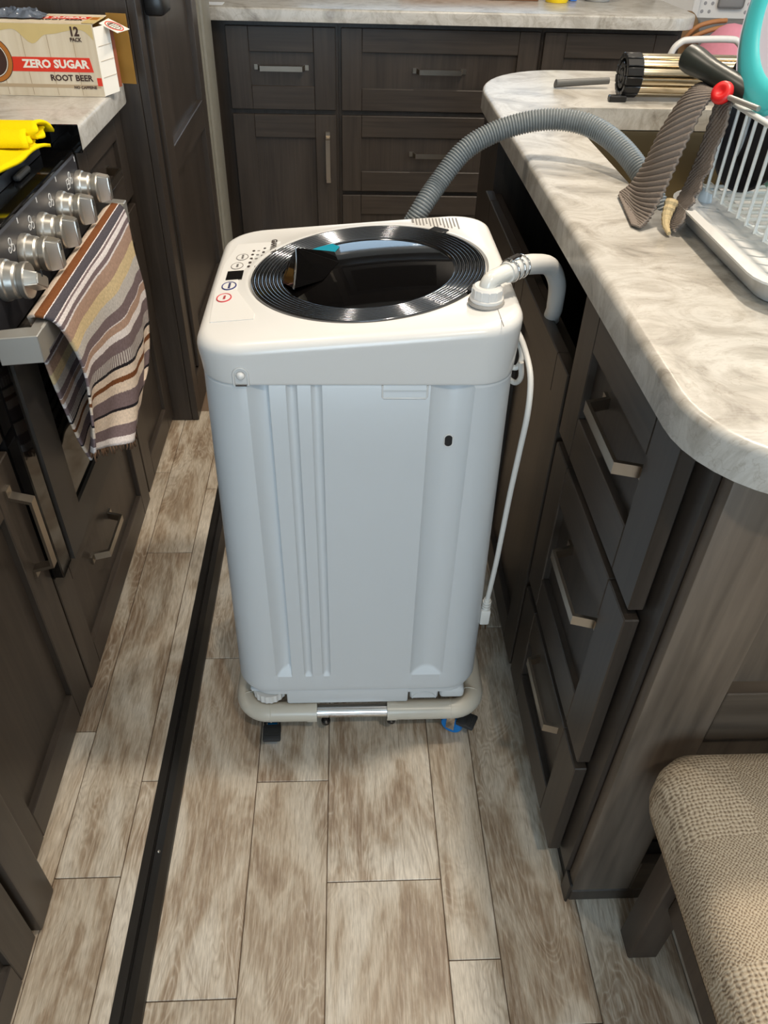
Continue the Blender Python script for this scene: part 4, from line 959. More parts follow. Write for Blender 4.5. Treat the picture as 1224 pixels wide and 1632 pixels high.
# wood plank lines, printed drip, band, disc, lettering
for k in range(8): PR('plank_line', [(bx0 + 0.012 + 0.0475 * k, bz0 + 0.002), (bx0 + 0.013 + 0.0475 * k, bz0 + 0.002), (bx0 + 0.013 + 0.0475 * k, bz1 - 0.004), (bx0 + 0.012 + 0.0475 * k, bz1 - 0.004)], mat('plank_line', srgb(172, 150, 122), 0.6) if k == 0 else bpy.data.materials['plank_line'], 0.0002)
PR('plank_band', [(bx0, bz0 + 0.015), (bx1 - 0.004, bz0 + 0.015), (bx1 - 0.004, bz0 + 0.021), (bx0, bz0 + 0.021)], mat('plank_band', srgb(186, 164, 134), 0.6), 0.0003)
dr = [(bx1 - 0.002, bz1 - 0.001)]
for k in range(60):
    x = bx1 - 0.002 - (bx1 - bx0 - 0.004) * k / 59
    u = (x - bx1) / 0.093; d = 0.014 + 0.020 * max(0, math.sin(u * 2 * PI * 0.72 + 1.1)) ** 2.2 + 0.004 * math.sin(u * 5)
    dr.append((x, bz1 - d))
dr.append((bx0 + 0.002, bz1 - 0.001))
bm = bmesh.new()
lo_ = [bm.verts.new((p[0], by0 - 0.0003, p[1])) for p in dr[1:-1]]; hi_ = [bm.verts.new((p[0], by0 - 0.0003, bz1 - 0.001)) for p in dr[1:-1]]
for i in range(len(lo_) - 1): bm.faces.new((lo_[i], lo_[i + 1], hi_[i + 1], hi_[i]))
obj('print_drip', bm, tan, t)
PR('red_band', [(bx0, bz0 + 0.0425), (bx1 - 0.013, bz0 + 0.0425), (bx1 - 0.0165, bz0 + 0.067), (bx0, bz0 + 0.067)], red, 0.0005)
PR('red_patch', [(bx1 - 0.0095, bz0 + 0.019), (bx1 - 0.0005, bz0 + 0.019), (bx1 - 0.0005, bz0 + 0.033), (bx1 - 0.0095, bz0 + 0.033)], red, 0.0005)
def disc(r, m, th):
    PR('print_disc', [(-0.676 + r * math.cos(2 * PI * k / 40), bz0 + 0.062 + r * math.sin(2 * PI * k / 40)) for k in range(40)], m, th)
disc(0.040, brn, 0.0007); disc(0.0388, amber, 0.0009); disc(0.0315, brn, 0.0011); disc(0.0305, wht, 0.0013); disc(0.0292, brn, 0.0015)
F = Matrix(((1, 0, 0, 0), (0, 0, -1, by0 - 0.0006), (0, 1, 0, 0), (0, 0, 0, 1)))
def ft(s, x, z, size, m, sx=1.0, align='RIGHT', bold=0.0): return text('lettering', s, size, Matrix.Translation((x, 0, z)) @ F, m, t, 0.0002, align, sx, bold)
ft('ZERO SUGAR', bx1 - 0.021, bz0 + 0.0495, 0.0190, wht, 1.08, bold=0.0008)
ft('ROOT BEER', bx1 - 0.0175, bz0 + 0.0275, 0.0145, brn, 1.05, bold=0.0004)
ft('NO CAFFEINE', bx1 - 0.0125, bz0 + 0.0138, 0.0070, brn, 1.0, bold=0.0002)
ft('12', bx1 - 0.0270, bz1 - 0.0195, 0.0205, brn, 0.9, bold=0.0009)
ft('PACK', bx1 - 0.0250, bz1 - 0.0290, 0.0088, brn, 0.95, bold=0.0003)
G = Matrix(((1, 0, 0, 0), (0, 1, 0, 0), (0, 0, 1, bz1 + 0.0006), (0, 0, 0, 1)))
obj('red_band', B(bx0, bx1 - 0.014, by0 + 0.056, by0 + 0.084, bz1, bz1 + 0.0004), red, t)
text('lettering', 'ZERO SUGAR', 0.021, Matrix.Translation((bx1 - 0.026, by0 + 0.063, 0)) @ G, wht, t, 0.0002, 'RIGHT', 1.0, 0.0006)
text('lettering', 'ROOT BEER', 0.016, Matrix.Translation((bx1 - 0.028, by0 + 0.038, 0)) @ G, brn, t, 0.0002, 'RIGHT', 0.95, 0.0003)
# torn-open end: white end panel, brown cut edge, raised flap, kraft inside
endp = obj('end_panel', prism(bmesh.new(), [(bx1 + 0.0004, by0 + 0.0004), (bx1 + 0.018, by0 + 0.050), (bx1 + 0.0165, by0 + 0.0505), (bx1 - 0.0008, by0 + 0.0012)], lambda a, b, d: (a, b, d), bz0 + 0.001, bz1 - 0.006), wht, t)
obj('cut_edge', prism(bmesh.new(), [(bx1 + 0.0185, by0 + 0.051), (bx1 + 0.022, by0 + 0.060), (bx1 + 0.0205, by0 + 0.0605), (bx1 + 0.017, by0 + 0.0515)], lambda a, b, d: (a, b, d), bz0 + 0.008, bz1 - 0.006), mat('cut_edge', srgb(140, 74, 46), 0.6), t)
for zz in (0.085, 0.060, 0.032): obj('print_line', prism(bmesh.new(), [(bx1 + 0.0030, by0 + 0.0060), (bx1 + 0.0178, by0 + 0.0480), (bx1 + 0.0182, by0 + 0.0478), (bx1 + 0.0034, by0 + 0.0058)], lambda a, b, d: (a, b, d), bz0 + zz, bz0 + zz + 0.0007), bpy.data.materials['plank_line'], endp)
obj('inner_flap', prism(bmesh.new(), [(bx1 - 0.001, by1 - 0.0025), (bx1 + 0.040, by1 - 0.010), (bx1 + 0.040, by1 - 0.0085), (bx1 - 0.001, by1 - 0.001)], lambda a, b, d: (a, b, d), bz0 + 0.003, bz1 + 0.004), kraft, t)
bm = bmesh.new(); prism(bm, [(bx1 - 0.02, by0 + 0.002), (bx1 + 0.004, by0 + 0.0), (bx1 + 0.006, by0 + 0.070), (bx1 - 0.015, by0 + 0.068)], lambda a, b, d: (a, b, d + bz1 + 0.0006 + 0.10 * (b - by0) * 0.1), 0, 0.0012)
obj('top_flap', bm, tan, t)
tf = Matrix(((0.93, 0.10, 0.35, bx1 + 0.004), (-0.10, 0.98, 0.0, by0 + 0.040), (-0.35, 0.05, 0.93, bz1 - 0.004), (0, 0, 0, 1)))
bm = bmesh.new(); prism(bm, [(0, -0.004), (0.038, -0.010), (0.046, 0.040), (0.002, 0.046)], lambda a, b, d: (a, b, d), 0, 0.0012); bm.transform(tf)
tfo = obj('torn_flap', bm, wht, t)
for rx, ry, r_, mm in ((0.017, 0.020, 0.0011, red), (0.0125, 0.015, 0.0008, brn)):
    bm = bmesh.new(); tube(bm, [(0.023 + rx * math.cos(2 * PI * k / 24), 0.017 + ry * math.sin(2 * PI * k / 24), 0.0013) for k in range(24)], r_, 5, closed=True); bm.transform(tf); obj('print_swirl', bm, mm, tfo)
for k in range(4):
    bm = bmesh.new(); tube(bm, [(0.014 + 0.0045 * k, 0.008, 0.0013), (0.017 + 0.0045 * k, 0.027, 0.0013)], 0.0007, 5); bm.transform(tf); obj('print_swirl', bm, brn, tfo)
obj('amber_patch', B(bx1 - 0.012, bx1 + 0.002, by0 + 0.035, by0 + 0.062, bz1 + 0.0022, bz1 + 0.0027), amber, t)

# crumpled clear-grey bag on the carton
random.seed(4)
from mathutils import noise as mnoise
def bag(u, v):
    x = -0.690 + 0.112 * u; y = 1.752 + 0.055 * v
    e = min(1, 5 * min(u, 1 - u, v, 1 - v))
    q = Vector((u * 5.0, v * 3.2, 2.3))
    h = 1 - abs(mnoise.noise(q)) * 2.0; h2 = 1 - abs(mnoise.noise(q * 2.3 + Vector((3, 1, 0)))) * 2
    return (x + 0.006 * mnoise.noise(q * 1.4), y + 0.008 * mnoise.noise(q * 1.3 + Vector((7, 0, 0))), 1.0362 + e * max(0.0004, 0.003 + 0.007 * h + 0.004 * h2))
b_ = tag(obj('plastic_bag', grid(bmesh.new(), bag, 44, 24), mat('bag_film', srgb(96, 104, 116), 0.12, spec=0.9), None, 25), 'crumpled shiny grey-blue plastic wrapper lying on the carton', 'bag')

# yellow microfibre cloth folded over the cooktop
t = thing('cleaning_cloth', 'bright yellow microfibre cloth folded on the black cooktop', 'cloth', (-0.60, 1.33, 0.885))
def fold(n, a, bq, zt, ph):
    def g(u, v):
        xl = lerp(-0.86, a[0](v), u); y = lerp(a[1], a[2], v)
        bulge = math.sin(PI * v) ** 0.55
        return (xl, y + 0.010 * math.sin(u * 6 + ph) * (1 - v), a[3] + bulge * zt * (0.75 + 0.25 * math.sin(u * 5 + ph)) + 0.004 * math.sin(u * 14 + ph + v * 5) * bulge)
    o = obj(n, grid(bmesh.new(), g, 30, 16), M['yellow'], t, 180); solidify(o, 0.005); return o
fold('lower_layer', (lambda v: -0.486 + 0.012 * math.sin(v * 5 + 0.5) - 0.050 * (1 - v), 1.228, 1.408, 0.9000), 0, 0.012, 0.6)
fold('upper_layer', (lambda v: -0.512 - 0.012 * math.sin(v * 4), 1.348, 1.466, 0.9085), 0, 0.026, 1.9)
# rolled scalloped end of the folds
for (yy, zz, r1, r2, x1) in ((1.418, 0.922, 0.016, 0.010, -0.508), (1.388, 0.910, 0.010, 0.007, -0.514)):
    def g(u, v, yy=yy, zz=zz, r1=r1, r2=r2, x1=x1):
        a = v * 2 * PI * 0.92 + 0.3; return (lerp(-0.585, x1 + 0.004 * math.sin(a * 3), u), yy + r1 * 1.7 * math.cos(a) * (0.9 + 0.1 * u), zz + r2 * math.sin(a))
    o = obj('rolled_edge', grid(bmesh.new(), g, 8, 28), M['yellow'], t, 180); solidify(o, 0.0045)

# ------------------------------------------------------------------ things on the peninsula
# rolled-up over-sink drying rack
cx0, cyr, czr, RR = 0.576, 1.788, 0.9545, 0.0355
t = thing('roll_up_drying_rack', 'rolled-up drying rack of steel rods with black end caps beyond the sink', 'rack', (0.75, cyr, 0.9105))
rodm = mat('rod_steel', srgb(208, 194, 168), 0.25, 1.0)
def rod(a, rad):
    y, z = cyr + rad * math.cos(a), czr + rad * math.sin(a)
    f = Matrix.Translation((0, y, z)) @ Matrix.Rotation(a, 4, 'X')
    bm = box(bmesh.new(), cx0 + 0.030, 0.96, -0.0040, 0.0040, -0.0062, 0.0062, 0.0020, 2); bm.transform(f); r_ = obj('rod', bm, rodm, t, 40)
    bm = box(bmesh.new(), cx0, cx0 + 0.034, -0.0052, 0.0052, -0.0078, 0.0078, 0.0014); bm.transform(f); obj('end_cap', bm, M['black'], r_, 40)
for k in range(14): rod(2 * PI * k / 14 + 0.12, RR)
for k in range(8): rod(2 * PI * k / 8 + 0.3, 0.0190)
for k in range(3): rod(2 * PI * k / 3 + 0.9, 0.0060)
bm = B(cx0 - 0.026, cx0 + 0.010, 1.752, 1.770, 0.9105, 0.922, bev=0.002); bm.transform(Matrix.Identity(4)); obj('end_tail', bm, M['black'], t)
# grey utensil handle lying on the worktop
o = obj('utensil_handle', tube(bmesh.new(), smooth_path([(0.462, 1.878, 0.9195), (0.470, 1.879, 0.9195), (0.52, 1.884, 0.922), (0.583, 1.888, 0.925)], 6), lambda i: 0.0062 if i == 0 else 0.0085 if i < 4 else 0.0085 - 0.0001 * i, 14), mat('grey_handle', srgb(88, 88, 86), 0.45), None, 60)
tag(o, 'slim dark grey utensil handle lying beside the rolled rack', 'utensil')

# dish rack on a white drip tray
t = thing('drip_tray', 'white plastic drip tray under the dish rack on the worktop', 'tray', (0.62, 0.93, 0.9105))
bm = bmesh.new(); rs = []
for (x0, x1, ya_, yb_, r_, z) in ((0.470, 0.84, 0.790, 1.055, 0.03, 0.911), (0.462, 0.85, 0.772, 1.065, 0.04, 0.911), (0.447, 0.865, 0.755, 1.080, 0.045, 0.937), (0.440, 0.872, 0.748, 1.087, 0.05, 0.939), (0.440, 0.872, 0.748, 1.087, 0.05, 0.9415), (0.452, 0.860, 0.760, 1.075, 0.042, 0.9425), (0.4565, 0.855, 0.766, 1.070, 0.04, 0.934), (0.49, 0.82, 0.81, 1.03, 0.03, 0.929)):
    rs.append([bm.verts.new((p[0], p[1], z)) for p in rrect(x0, x1, ya_, yb_, r_)])
for a, b in zip(rs, rs[1:]):
    for i in range(len(a)): bm.faces.new((a[i], a[(i + 1) % len(a)], b[(i + 1) % len(a)], b[i]))
bm.faces.new(rs[-1]); bm.faces.new(rs[0][::-1])
obj('tray', bm, M['white'], t, 40)
wire = mat('white_wire', srgb(214, 218, 216), 0.3)
t = thing('dish_rack', 'white wire dish rack standing in the drip tray', 'dish rack', (0.65, 0.92, 0.93))
top = [(0.478 + r_, y) for r_, y in ()]
def rloop(z, x0, x1, ya_, yb_): return [(p[0], p[1], z) for p in rrect(x0, x1, ya_, yb_, 0.018, 5)]
obj('top_rail', tube(bmesh.new(), rloop(1.062, 0.474, 0.84, 0.765, 1.082), 0.0034, 8, closed=True), wire, t, 60)
k = 0; y = 0.772
while y < 1.076:
    bar = smooth_path([(0.4745, y, 1.060), (0.4745, y, 0.966), (0.4765, y, 0.958), (0.483, y, 0.9545)], 5) + [Vector((0.836, y, 0.9545))]
    bar = [Vector((0.4745, y, 1.062))] + bar[1:]
    obj('bar', tube(bmesh.new(), bar, 0.0022, 7), wire, t, 60); y += 0.0255; k += 1
for x in (0.50, 0.60, 0.72): obj('cross_wire', tube(bmesh.new(), [(x, 0.768, 0.9510), (x, 1.080, 0.9510)], 0.0022, 7), wire, t, 60)
for k in range(6):
    x = 0.53 + 0.055 * k
    obj('bar', tube(bmesh.new(), [(x, 1.0815, 1.062), (x, 1.0815, 0.956), (x, 1.07, 0.952)], 0.0022, 7), wire, t, 60)
for x, y in ((0.492, 1.062), (0.492, 0.79)):
    obj('foot', lathe(bmesh.new(), [(0, 0.0), (0.010, 0.0), (0.0085, 0.012), (0.0070, 0.022), (0, 0.0225)], Matrix.Translation((x, y, 0.9305)), 16), mat('clear_foot', srgb(186, 202, 214), 0.2), t, 50)
# tall white handle arch at the far side of the rack is part of the laundry basket behind
# dishes
def plate(name, c, nrm, R, m, label, cat, depth=0.012, rim=0.3):
    f = frame_z(c, nrm, (0, 1, 0))
    pr = [(0, 0.0), (R * 0.62, 0.0), (R * 0.72, depth * 0.3), (R * 0.97, depth), (R, depth + 0.0015), (R * 0.985, depth + 0.0035), (R * 0.70, depth * 0.3 + 0.0035), (R * 0.6, 0.0035), (0, 0.0035)]
    return tag(obj(name, lathe(bmesh.new(), pr, f, 64), m, None, 40), label, cat)
plate('plate', (0.588, 0.995, 1.080), (-0.96, -0.12, 0.22), 0.122, mat('sage_glaze', srgb(128, 170, 148), 0.25), 'round sage green plate standing in the dish rack', 'plate')
t = thing('plate', 'white plate with a turquoise crescent rim leaning on top of the dish rack', 'plate', (0.53, 0.97, 1.06))
f = frame_z((0.524, 0.962, 1.194), (-0.96, -0.10, 0.26), (0, 1, 0)); R = 0.142
obj('disc', lathe(bmesh.new(), [(0, 0), (R - 0.010, 0), (R, 0.004), (R, 0.007), (R - 0.01, 0.0055), (0, 0.0045)], f, 72), mat('lilac_white', srgb(214, 208, 222), 0.3), t, 40)
n0, n1 = math.radians(-37), math.radians(100); bm = bmesh.new(); bmid = R - 0.0185
pth = [f @ Vector((bmid * math.cos(n0 + (n1 - n0) * k / 40), bmid * math.sin(n0 + (n1 - n0) * k / 40), 0.0042)) for k in range(41)]
fl_ = Matrix.Identity(4)
def rimband(bm):
    N = 48; W = 0.0182
    prof2 = [(-1, 0.0), (-0.85, 0.004), (-0.4, 0.0062), (0.4, 0.0062), (0.85, 0.004), (1, 0.0)]
    rows = []
    for i in range(N + 1):
        a = n0 + (n1 - n0) * i / N
        e = min(i, N - i) / 4.0; wv = W * (math.sqrt(max(0, 1 - (1 - e) ** 2)) if e < 1 else 1) + 1e-4
        rows.append([bm.verts.new(f @ Vector(((bmid + wv * s) * math.cos(a), (bmid + wv * s) * math.sin(a), 0.0035 + h))) for s, h in prof2])
    for a, b in zip(rows, rows[1:]):
        for i in range(5): bm.faces.new((a[i], a[i + 1], b[i + 1], b[i]))
    return bm
obj('crescent_rim', rimband(bmesh.new()), M['teal'], t, 50, label='turquoise crescent rim')
# black pan standing in the rack, handle pointing left
t = thing('frying_pan', 'black frying pan standing in the rack with its handle over the rail', 'pan', (0.56, 1.06, 0.955))
f = frame_z((0.545, 1.040, 1.050), (-0.97, -0.1, 0.10), (0, 1, 0)); R = 0.096
obj('pan_body', lathe(bmesh.new(), [(0, 0.0), (R * 0.80, 0.0), (R * 0.86, 0.004), (R, 0.026), (R + 0.001, 0.028), (R - 0.002, 0.028), (R * 0.84, 0.006), (0, 0.0025)], f, 56), mat('pan_black', srgb(26, 26, 32), 0.4), t, 40)
h0, h1 = Vector((0.491, 1.008, 1.071)), Vector((0.444, 1.118, 1.094))
ax = (h1 - h0).normalized(); pth = [h0 + (h1 - h0) * k / 12 for k in range(13)]
prr = [0.0100, 0.0125, 0.0135, 0.0138, 0.0138, 0.0136, 0.0134, 0.0134, 0.0138, 0.0148, 0.0160, 0.0168, 0.0160]
hd = obj('handle', tube(bmesh.new(), pth, lambda i: prr[i], 18), mat('handle_black', srgb(40, 44, 40), 0.35), t, 40)
obj('handle_end', lathe(bmesh.new(), [(0, 0.003), (0.010, 0.0025), (0.0150, 0.0), (0.0150, -0.002)], frame_z(h1 + ax * 0.0005, ax), 20), M['black'], hd, 60)
obj('shank', tube(bmesh.new(), [h0 - ax * 0.010, h0 + ax * 0.004], 0.0072, 12), M['steel'], t, 50)
obj('shank_plate', tube(bmesh.new(), [(0.494, 1.001, 1.069), (0.520, 0.99, 1.060)], 0.0060, 8), M['steel'], t, 50)
# red knob on a thin steel pin along the rail
t = thing('red_knob_skewer', 'round red knob on a thin steel pin lying along the rack rail beside the cloth', 'utensil', (0.47, 1.0, 1.06))
f = frame_z((0.4555, 1.018, 1.0735), (-0.62, -0.45, 0.45), (0, 1, 0))
obj('knob', lathe(bmesh.new(), [(0, 0.0034), (0.003, 0.0036), (0.005, 0.0052), (0.0085, 0.0058), (0.0122, 0.004), (0.0136, 0.0), (0.0122, -0.004), (0.0085, -0.0058), (0, -0.006)], f, 32), mat('red_silicone', srgb(206, 26, 28), 0.4), t, 50)
obj('pin', tube(bmesh.new(), [(0.460, 1.008, 1.0710), (0.475, 0.955, 1.0700)], 0.0032, 10), M['steel'], t, 50)

# grey ribbed dish cloth over the corner of the rack
t = thing('dish_cloth', 'dark grey ribbed dish cloth draped over the rack corner and down to the worktop', 'cloth', (0.42, 1.06, 0.9105))
def cloth_mat():
    m = mat('grey_waffle', srgb(136, 126, 118), 0.95, spec=0.1, bump=0.5, bscale=700, var=0.25); return m
CM = cloth_mat()
def rib(u, v): return 0.0026 * abs(math.sin((v * 31 + u * 6) * PI))
L1 = [(0.470, 1.092, 1.0665), (0.457, 1.092, 1.0685), (0.443, 1.098, 1.052), (0.430, 1.112, 1.010), (0.424, 1.128, 0.965), (0.416, 1.142, 0.930), (0.405, 1.150, 0.9145)]
R1 = [(0.470, 1.038, 1.0665), (0.457, 1.034, 1.0690), (0.444, 1.030, 1.051), (0.430, 1.025, 1.005), (0.418, 1.020, 0.960), (0.404, 1.013, 0.926), (0.392, 1.006, 0.9140)]
def cl1(u, v):
    p = curve_at(L1, v).lerp(curve_at(R1, v), u); r_ = rib(u, v)
    p.x += -0.010 * math.sin(PI * u) * math.sin(PI * min(1, v * 1.05)) - r_; p.z += r_ * 0.4 + 0.003 * math.sin(u * 7) * (v > 0.9) * 0.3
    return p
o = obj('outer_layer', grid(bmesh.new(), cl1, 36, 260), CM, t, 180); solidify(o, 0.003)
L2 = [(0.4665, 1.060, 1.066), (0.462, 1.040, 1.060), (0.456, 1.036, 1.000), (0.448, 1.036, 0.955), (0.436, 1.035, 0.925), (0.430, 1.030, 0.916)]
R2 = [(0.4675, 1.012, 1.067), (0.465, 1.000, 1.058), (0.460, 0.998, 1.000), (0.453, 0.998, 0.965), (0.446, 0.994, 0.9465), (0.432, 0.986, 0.9165)]
def cl2(u, v):
    p = curve_at(L2, v).lerp(curve_at(R2, v), u); r_ = rib(u, v); p.x -= r_; p.y += 0.003 * math.sin(v * 40) * u; return p
o = obj('inner_layer', grid(bmesh.new(), cl2, 20, 240), CM, t, 180); solidify(o, 0.003)
# flat corner that spreads on the worktop
def cl3(u, v):
    a = Vector((0.404, 1.150, 0.9145)).lerp(Vector((0.390, 1.004, 0.9140)), u); b = Vector((0.398, 1.140, 0.9130)).lerp(Vector((0.382, 1.020, 0.9125)), u)
    p = a.lerp(b, v); p.z += 0.0018 * abs(math.sin(u * 40)); return p
o = obj('hem', grid(bmesh.new(), cl3, 40, 4), CM, t, 180); solidify(o, 0.0025)
bm = bmesh.new(); tube(bm, smooth_path([(0.430, 1.022, 0.945), (0.424, 1.012, 0.930), (0.421, 1.000, 0.9205), (0.4215, 0.985, 0.9150)], 5), lambda i: max(0.0025, 0.0085 - 0.0004 * i) * (1.15 if i % 2 else 1.0), 9)
obj('frayed_tag', bm, mat('straw', srgb(206, 184, 140), 0.8, bump=0.5, bscale=500, var=0.2), t, 30, label='straw-coloured frayed tag')

# ------------------------------------------------------------------ upholstered stool at the near end of the peninsula
t = thing('dining_chair', 'woven beige upholstered seat on dark wood legs beside the peninsula end', 'chair', (0.60, 0.28, 0.0))
def fabric():
    m = bpy.data.materials.new('woven_fabric'); m.use_nodes = True; nt = m.node_tree; b = nt.nodes['Principled BSDF']
    tc = nt.nodes.new('ShaderNodeTexCoord')
    nd = nt.nodes.new('ShaderNodeTexNoise'); nd.inputs['Scale'].default_value = 130; nd.inputs['Detail'].default_value = 3; nt.links.new(tc.outputs['Object'], nd.inputs['Vector'])
    dsp = nt.nodes.new('ShaderNodeVectorMath'); dsp.operation = 'MULTIPLY_ADD'; dsp.inputs[1].default_value = (0.0065, 0.0065, 0); nt.links.new(nd.outputs['Color'], dsp.inputs[0]); nt.links.new(tc.outputs['Object'], dsp.inputs[2])
    def waves(rot, sc):
        mp = nt.nodes.new('ShaderNodeMapping'); mp.inputs['Rotation'].default_value = (0, 0, rot); nt.links.new(dsp.outputs[0], mp.inputs['Vector'])
        sx = nt.nodes.new('ShaderNodeSeparateXYZ'); nt.links.new(mp.outputs['Vector'], sx.inputs[0])
        outs = []
        for k in 'XY':
            mu = nt.nodes.new('ShaderNodeMath'); mu.operation = 'MULTIPLY'; mu.inputs[1].default_value = sc; nt.links.new(sx.outputs[k], mu.inputs[0])
            s_ = nt.nodes.new('ShaderNodeMath'); s_.operation = 'SINE'; nt.links.new(mu.outputs[0], s_.inputs[0]); outs.append(s_.outputs[0])
        mm = nt.nodes.new('ShaderNodeMath'); mm.operation = 'MULTIPLY'; nt.links.new(outs[0], mm.inputs[0]); nt.links.new(outs[1], mm.inputs[1]); return mm.outputs[0]
    wA, wB = waves(0.0, 1500.0), waves(0.785, 1000.0)
    ck = nt.nodes.new('ShaderNodeTexChecker'); ck.inputs['Scale'].default_value = 8.2; ck.inputs['Color1'].default_value = (1, 1, 1, 1); ck.inputs['Color2'].default_value = (0, 0, 0, 1)
    mp = nt.nodes.new('ShaderNodeMapping'); mp.inputs['Location'].default_value = (0.035, 0.008, 0.5); mp.inputs['Scale'].default_value = (1, 1, 0); nt.links.new(tc.outputs['Object'], mp.inputs['Vector']); nt.links.new(mp.outputs['Vector'], ck.inputs['Vector'])
    mx = nt.nodes.new('ShaderNodeMix'); mx.data_type = 'FLOAT'; nt.links.new(ck.outputs['Fac'], mx.inputs[0]); nt.links.new(wA, mx.inputs[2]); nt.links.new(wB, mx.inputs[3])
    r1 = ramp(nt, mx.outputs[0], [(0.0, srgb(124, 108, 90)), (0.25, srgb(168, 150, 128)), (0.70, srgb(206, 190, 166))])
    r1.color_ramp.elements[0].position = 0.0
    ad = nt.nodes.new('ShaderNodeMath'); ad.operation = 'MULTIPLY_ADD'; ad.inputs[1].default_value = 0.5; ad.inputs[2].default_value = 0.5; nt.links.new(mx.outputs[0], ad.inputs[0]); nt.links.new(ad.outputs[0], r1.inputs['Fac'])
    tint = ramp(nt, ck.outputs['Fac'], [(0, (0.94, 0.93, 0.92, 1)), (1, (1, 1, 1, 1))], 'CONSTANT'); tint.color_ramp.elements[1].position = 0.5
    m2 = nt.nodes.new('ShaderNodeMix'); m2.data_type = 'RGBA'; m2.blend_type = 'MULTIPLY'; m2.inputs[0].default_value = 1; nt.links.new(r1.outputs['Color'], m2.inputs[6]); nt.links.new(tint.outputs['Color'], m2.inputs[7])
    nt.links.new(m2.outputs[2], b.inputs['Base Color']); b.inputs['Roughness'].default_value = 0.95; b.inputs['Specular IOR Level'].default_value = 0.1
    bp = nt.nodes.new('ShaderNodeBump'); bp.inputs['Strength'].default_value = 0.5; bp.inputs['Distance'].default_value = 0.0015; nt.links.new(ad.outputs[0], bp.inputs['Height']); nt.links.new(bp.outputs['Normal'], b.inputs['Normal'])
    return m
bm = bmesh.new(); rs = []
for (ins, z) in ((0.012, 0.385), (0.003, 0.390), (0.0, 0.405), (0.0, 0.435), (0.004, 0.455), (0.014, 0.470), (0.030, 0.478), (0.070, 0.4835), (0.13, 0.486)):
    rs.append([bm.verts.new((p[0], p[1], z)) for p in rrect(0.364 + ins, 0.82 - ins, 0.055 + ins, 0.513 - ins, max(0.015, 0.048 - ins * 0.35), 8)])
for a, b in zip(rs, rs[1:]):
    for i in range(len(a)): bm.faces.new((a[i], a[(i + 1) % len(a)], b[(i + 1) % len(a)], b[i]))
bm.faces.new(rs[0][::-1]); bm.faces.new(rs[-1])
obj('seat', bm, fabric(), t, 60)
lw = wood('chair_wood', srgb(52, 42, 34), srgb(76, 64, 54), 'Z', 0.4)
for x, y in ((0.4235, 0.446), (0.4235, 0.085), (0.745, 0.446), (0.745, 0.085)):
    obj('leg', B(x, x + 0.046, y, y + 0.042, 0.0, 0.384, bev=0.002), lw, t)
for y in (0.455, 0.094): obj('apron', B(0.470, 0.7445, y, y + 0.022, 0.325, 0.384, bev=0.001), lw, t)
for x in (0.431, 0.755): obj('apron', B(x, x + 0.022, 0.1275, 0.4455, 0.325, 0.384, bev=0.001), lw, t)
for x in (0.4405, 0.750): obj('stretcher', B(x, x + 0.026, 0.1275, 0.4455, 0.170, 0.2135, bev=0.0015), lw, t)
obj('stretcher', B(0.470, 0.7445, 0.455, 0.475, 0.10, 0.14, bev=0.0015), lw, t)

# ------------------------------------------------------------------ far right background and back counter
o = struct(obj('trim_3', B(1.392, 1.424, 3.60, 3.64, 0.0, 2.39, bev=0.004), M['white']))
o = struct(obj('wall_partition', B(1.24, 1.391, 3.60, 3.748, 0.0, 2.39), M['wall']))
t = thing('storage_bench', 'low dark bench holding bags behind the peninsula at the far right', 'bench', (1.9, 3.3, 0.0))
obj('bench_box', B(1.245, 2.6, 2.95, 3.56, 0.0, 0.545, bev=0.01), M['wood'], t)
obj('bench_seat', B(1.243, 2.6, 2.945, 3.565, 0.5455, 0.552, bev=0.002), M['woodx'], t)
struct(obj('trim_4', B(1.425, 2.6, 3.57, 3.747, 0.0, 0.838, bev=0.004), mat('grey_ledge', srgb(120, 118, 116), 0.6)))
# white laundry basket with slots
t = thing('laundry_basket', 'white plastic basket with round holes and a grey carry handle, at the top right', 'basket', (1.66, 3.69, 0.839))
def bpt(u, z): return (u, 3.60, z)
bm = bmesh.new(); bw = 0.46
fring(bm, lambda u, v, w: (u, v, w), 1.435, 1.895, 3.636, 3.745, 1.445, 1.885, 3.650, 3.738, 0.839, 0.942)
bk = obj('basket_body', bm, M['white'], t, 30)
obj('basket_rim', fring(bmesh.new(), lambda u, v, w: (u, v, w), 1.429, 1.901, 3.630, 3.747, 1.445, 1.885, 3.650, 3.738, 0.9425, 0.971, 0.004), M['white'], t)
obj('basket_floor', B(1.446, 1.884, 3.651, 3.737, 0.839, 0.846), M['white'], t)
for i in range(15):
    for j in range(3):
        x = 1.45 + 0.030 * i + 0.007 * j; z = 0.861 + 0.028 * j
        if 1.50 < x < 1.62: continue
        obj('hole', lathe(bmesh.new(), [(0, 0.0006), (0.0062, 0.0006), (0.0068, 0)], frame_z((x, 3.6358, z), (0, -1, 0)), 10), mat('hole_grey', srgb(150, 150, 152), 0.7) if i == 0 and j == 0 else bpy.data.materials['hole_grey'], bk)
obj('carry_handle', B(1.506, 1.612, 3.622, 3.6355, 0.872, 0.962, bev=0.012, seg=3), mat('handle_grey', srgb(140, 140, 140), 0.5), t, 50)
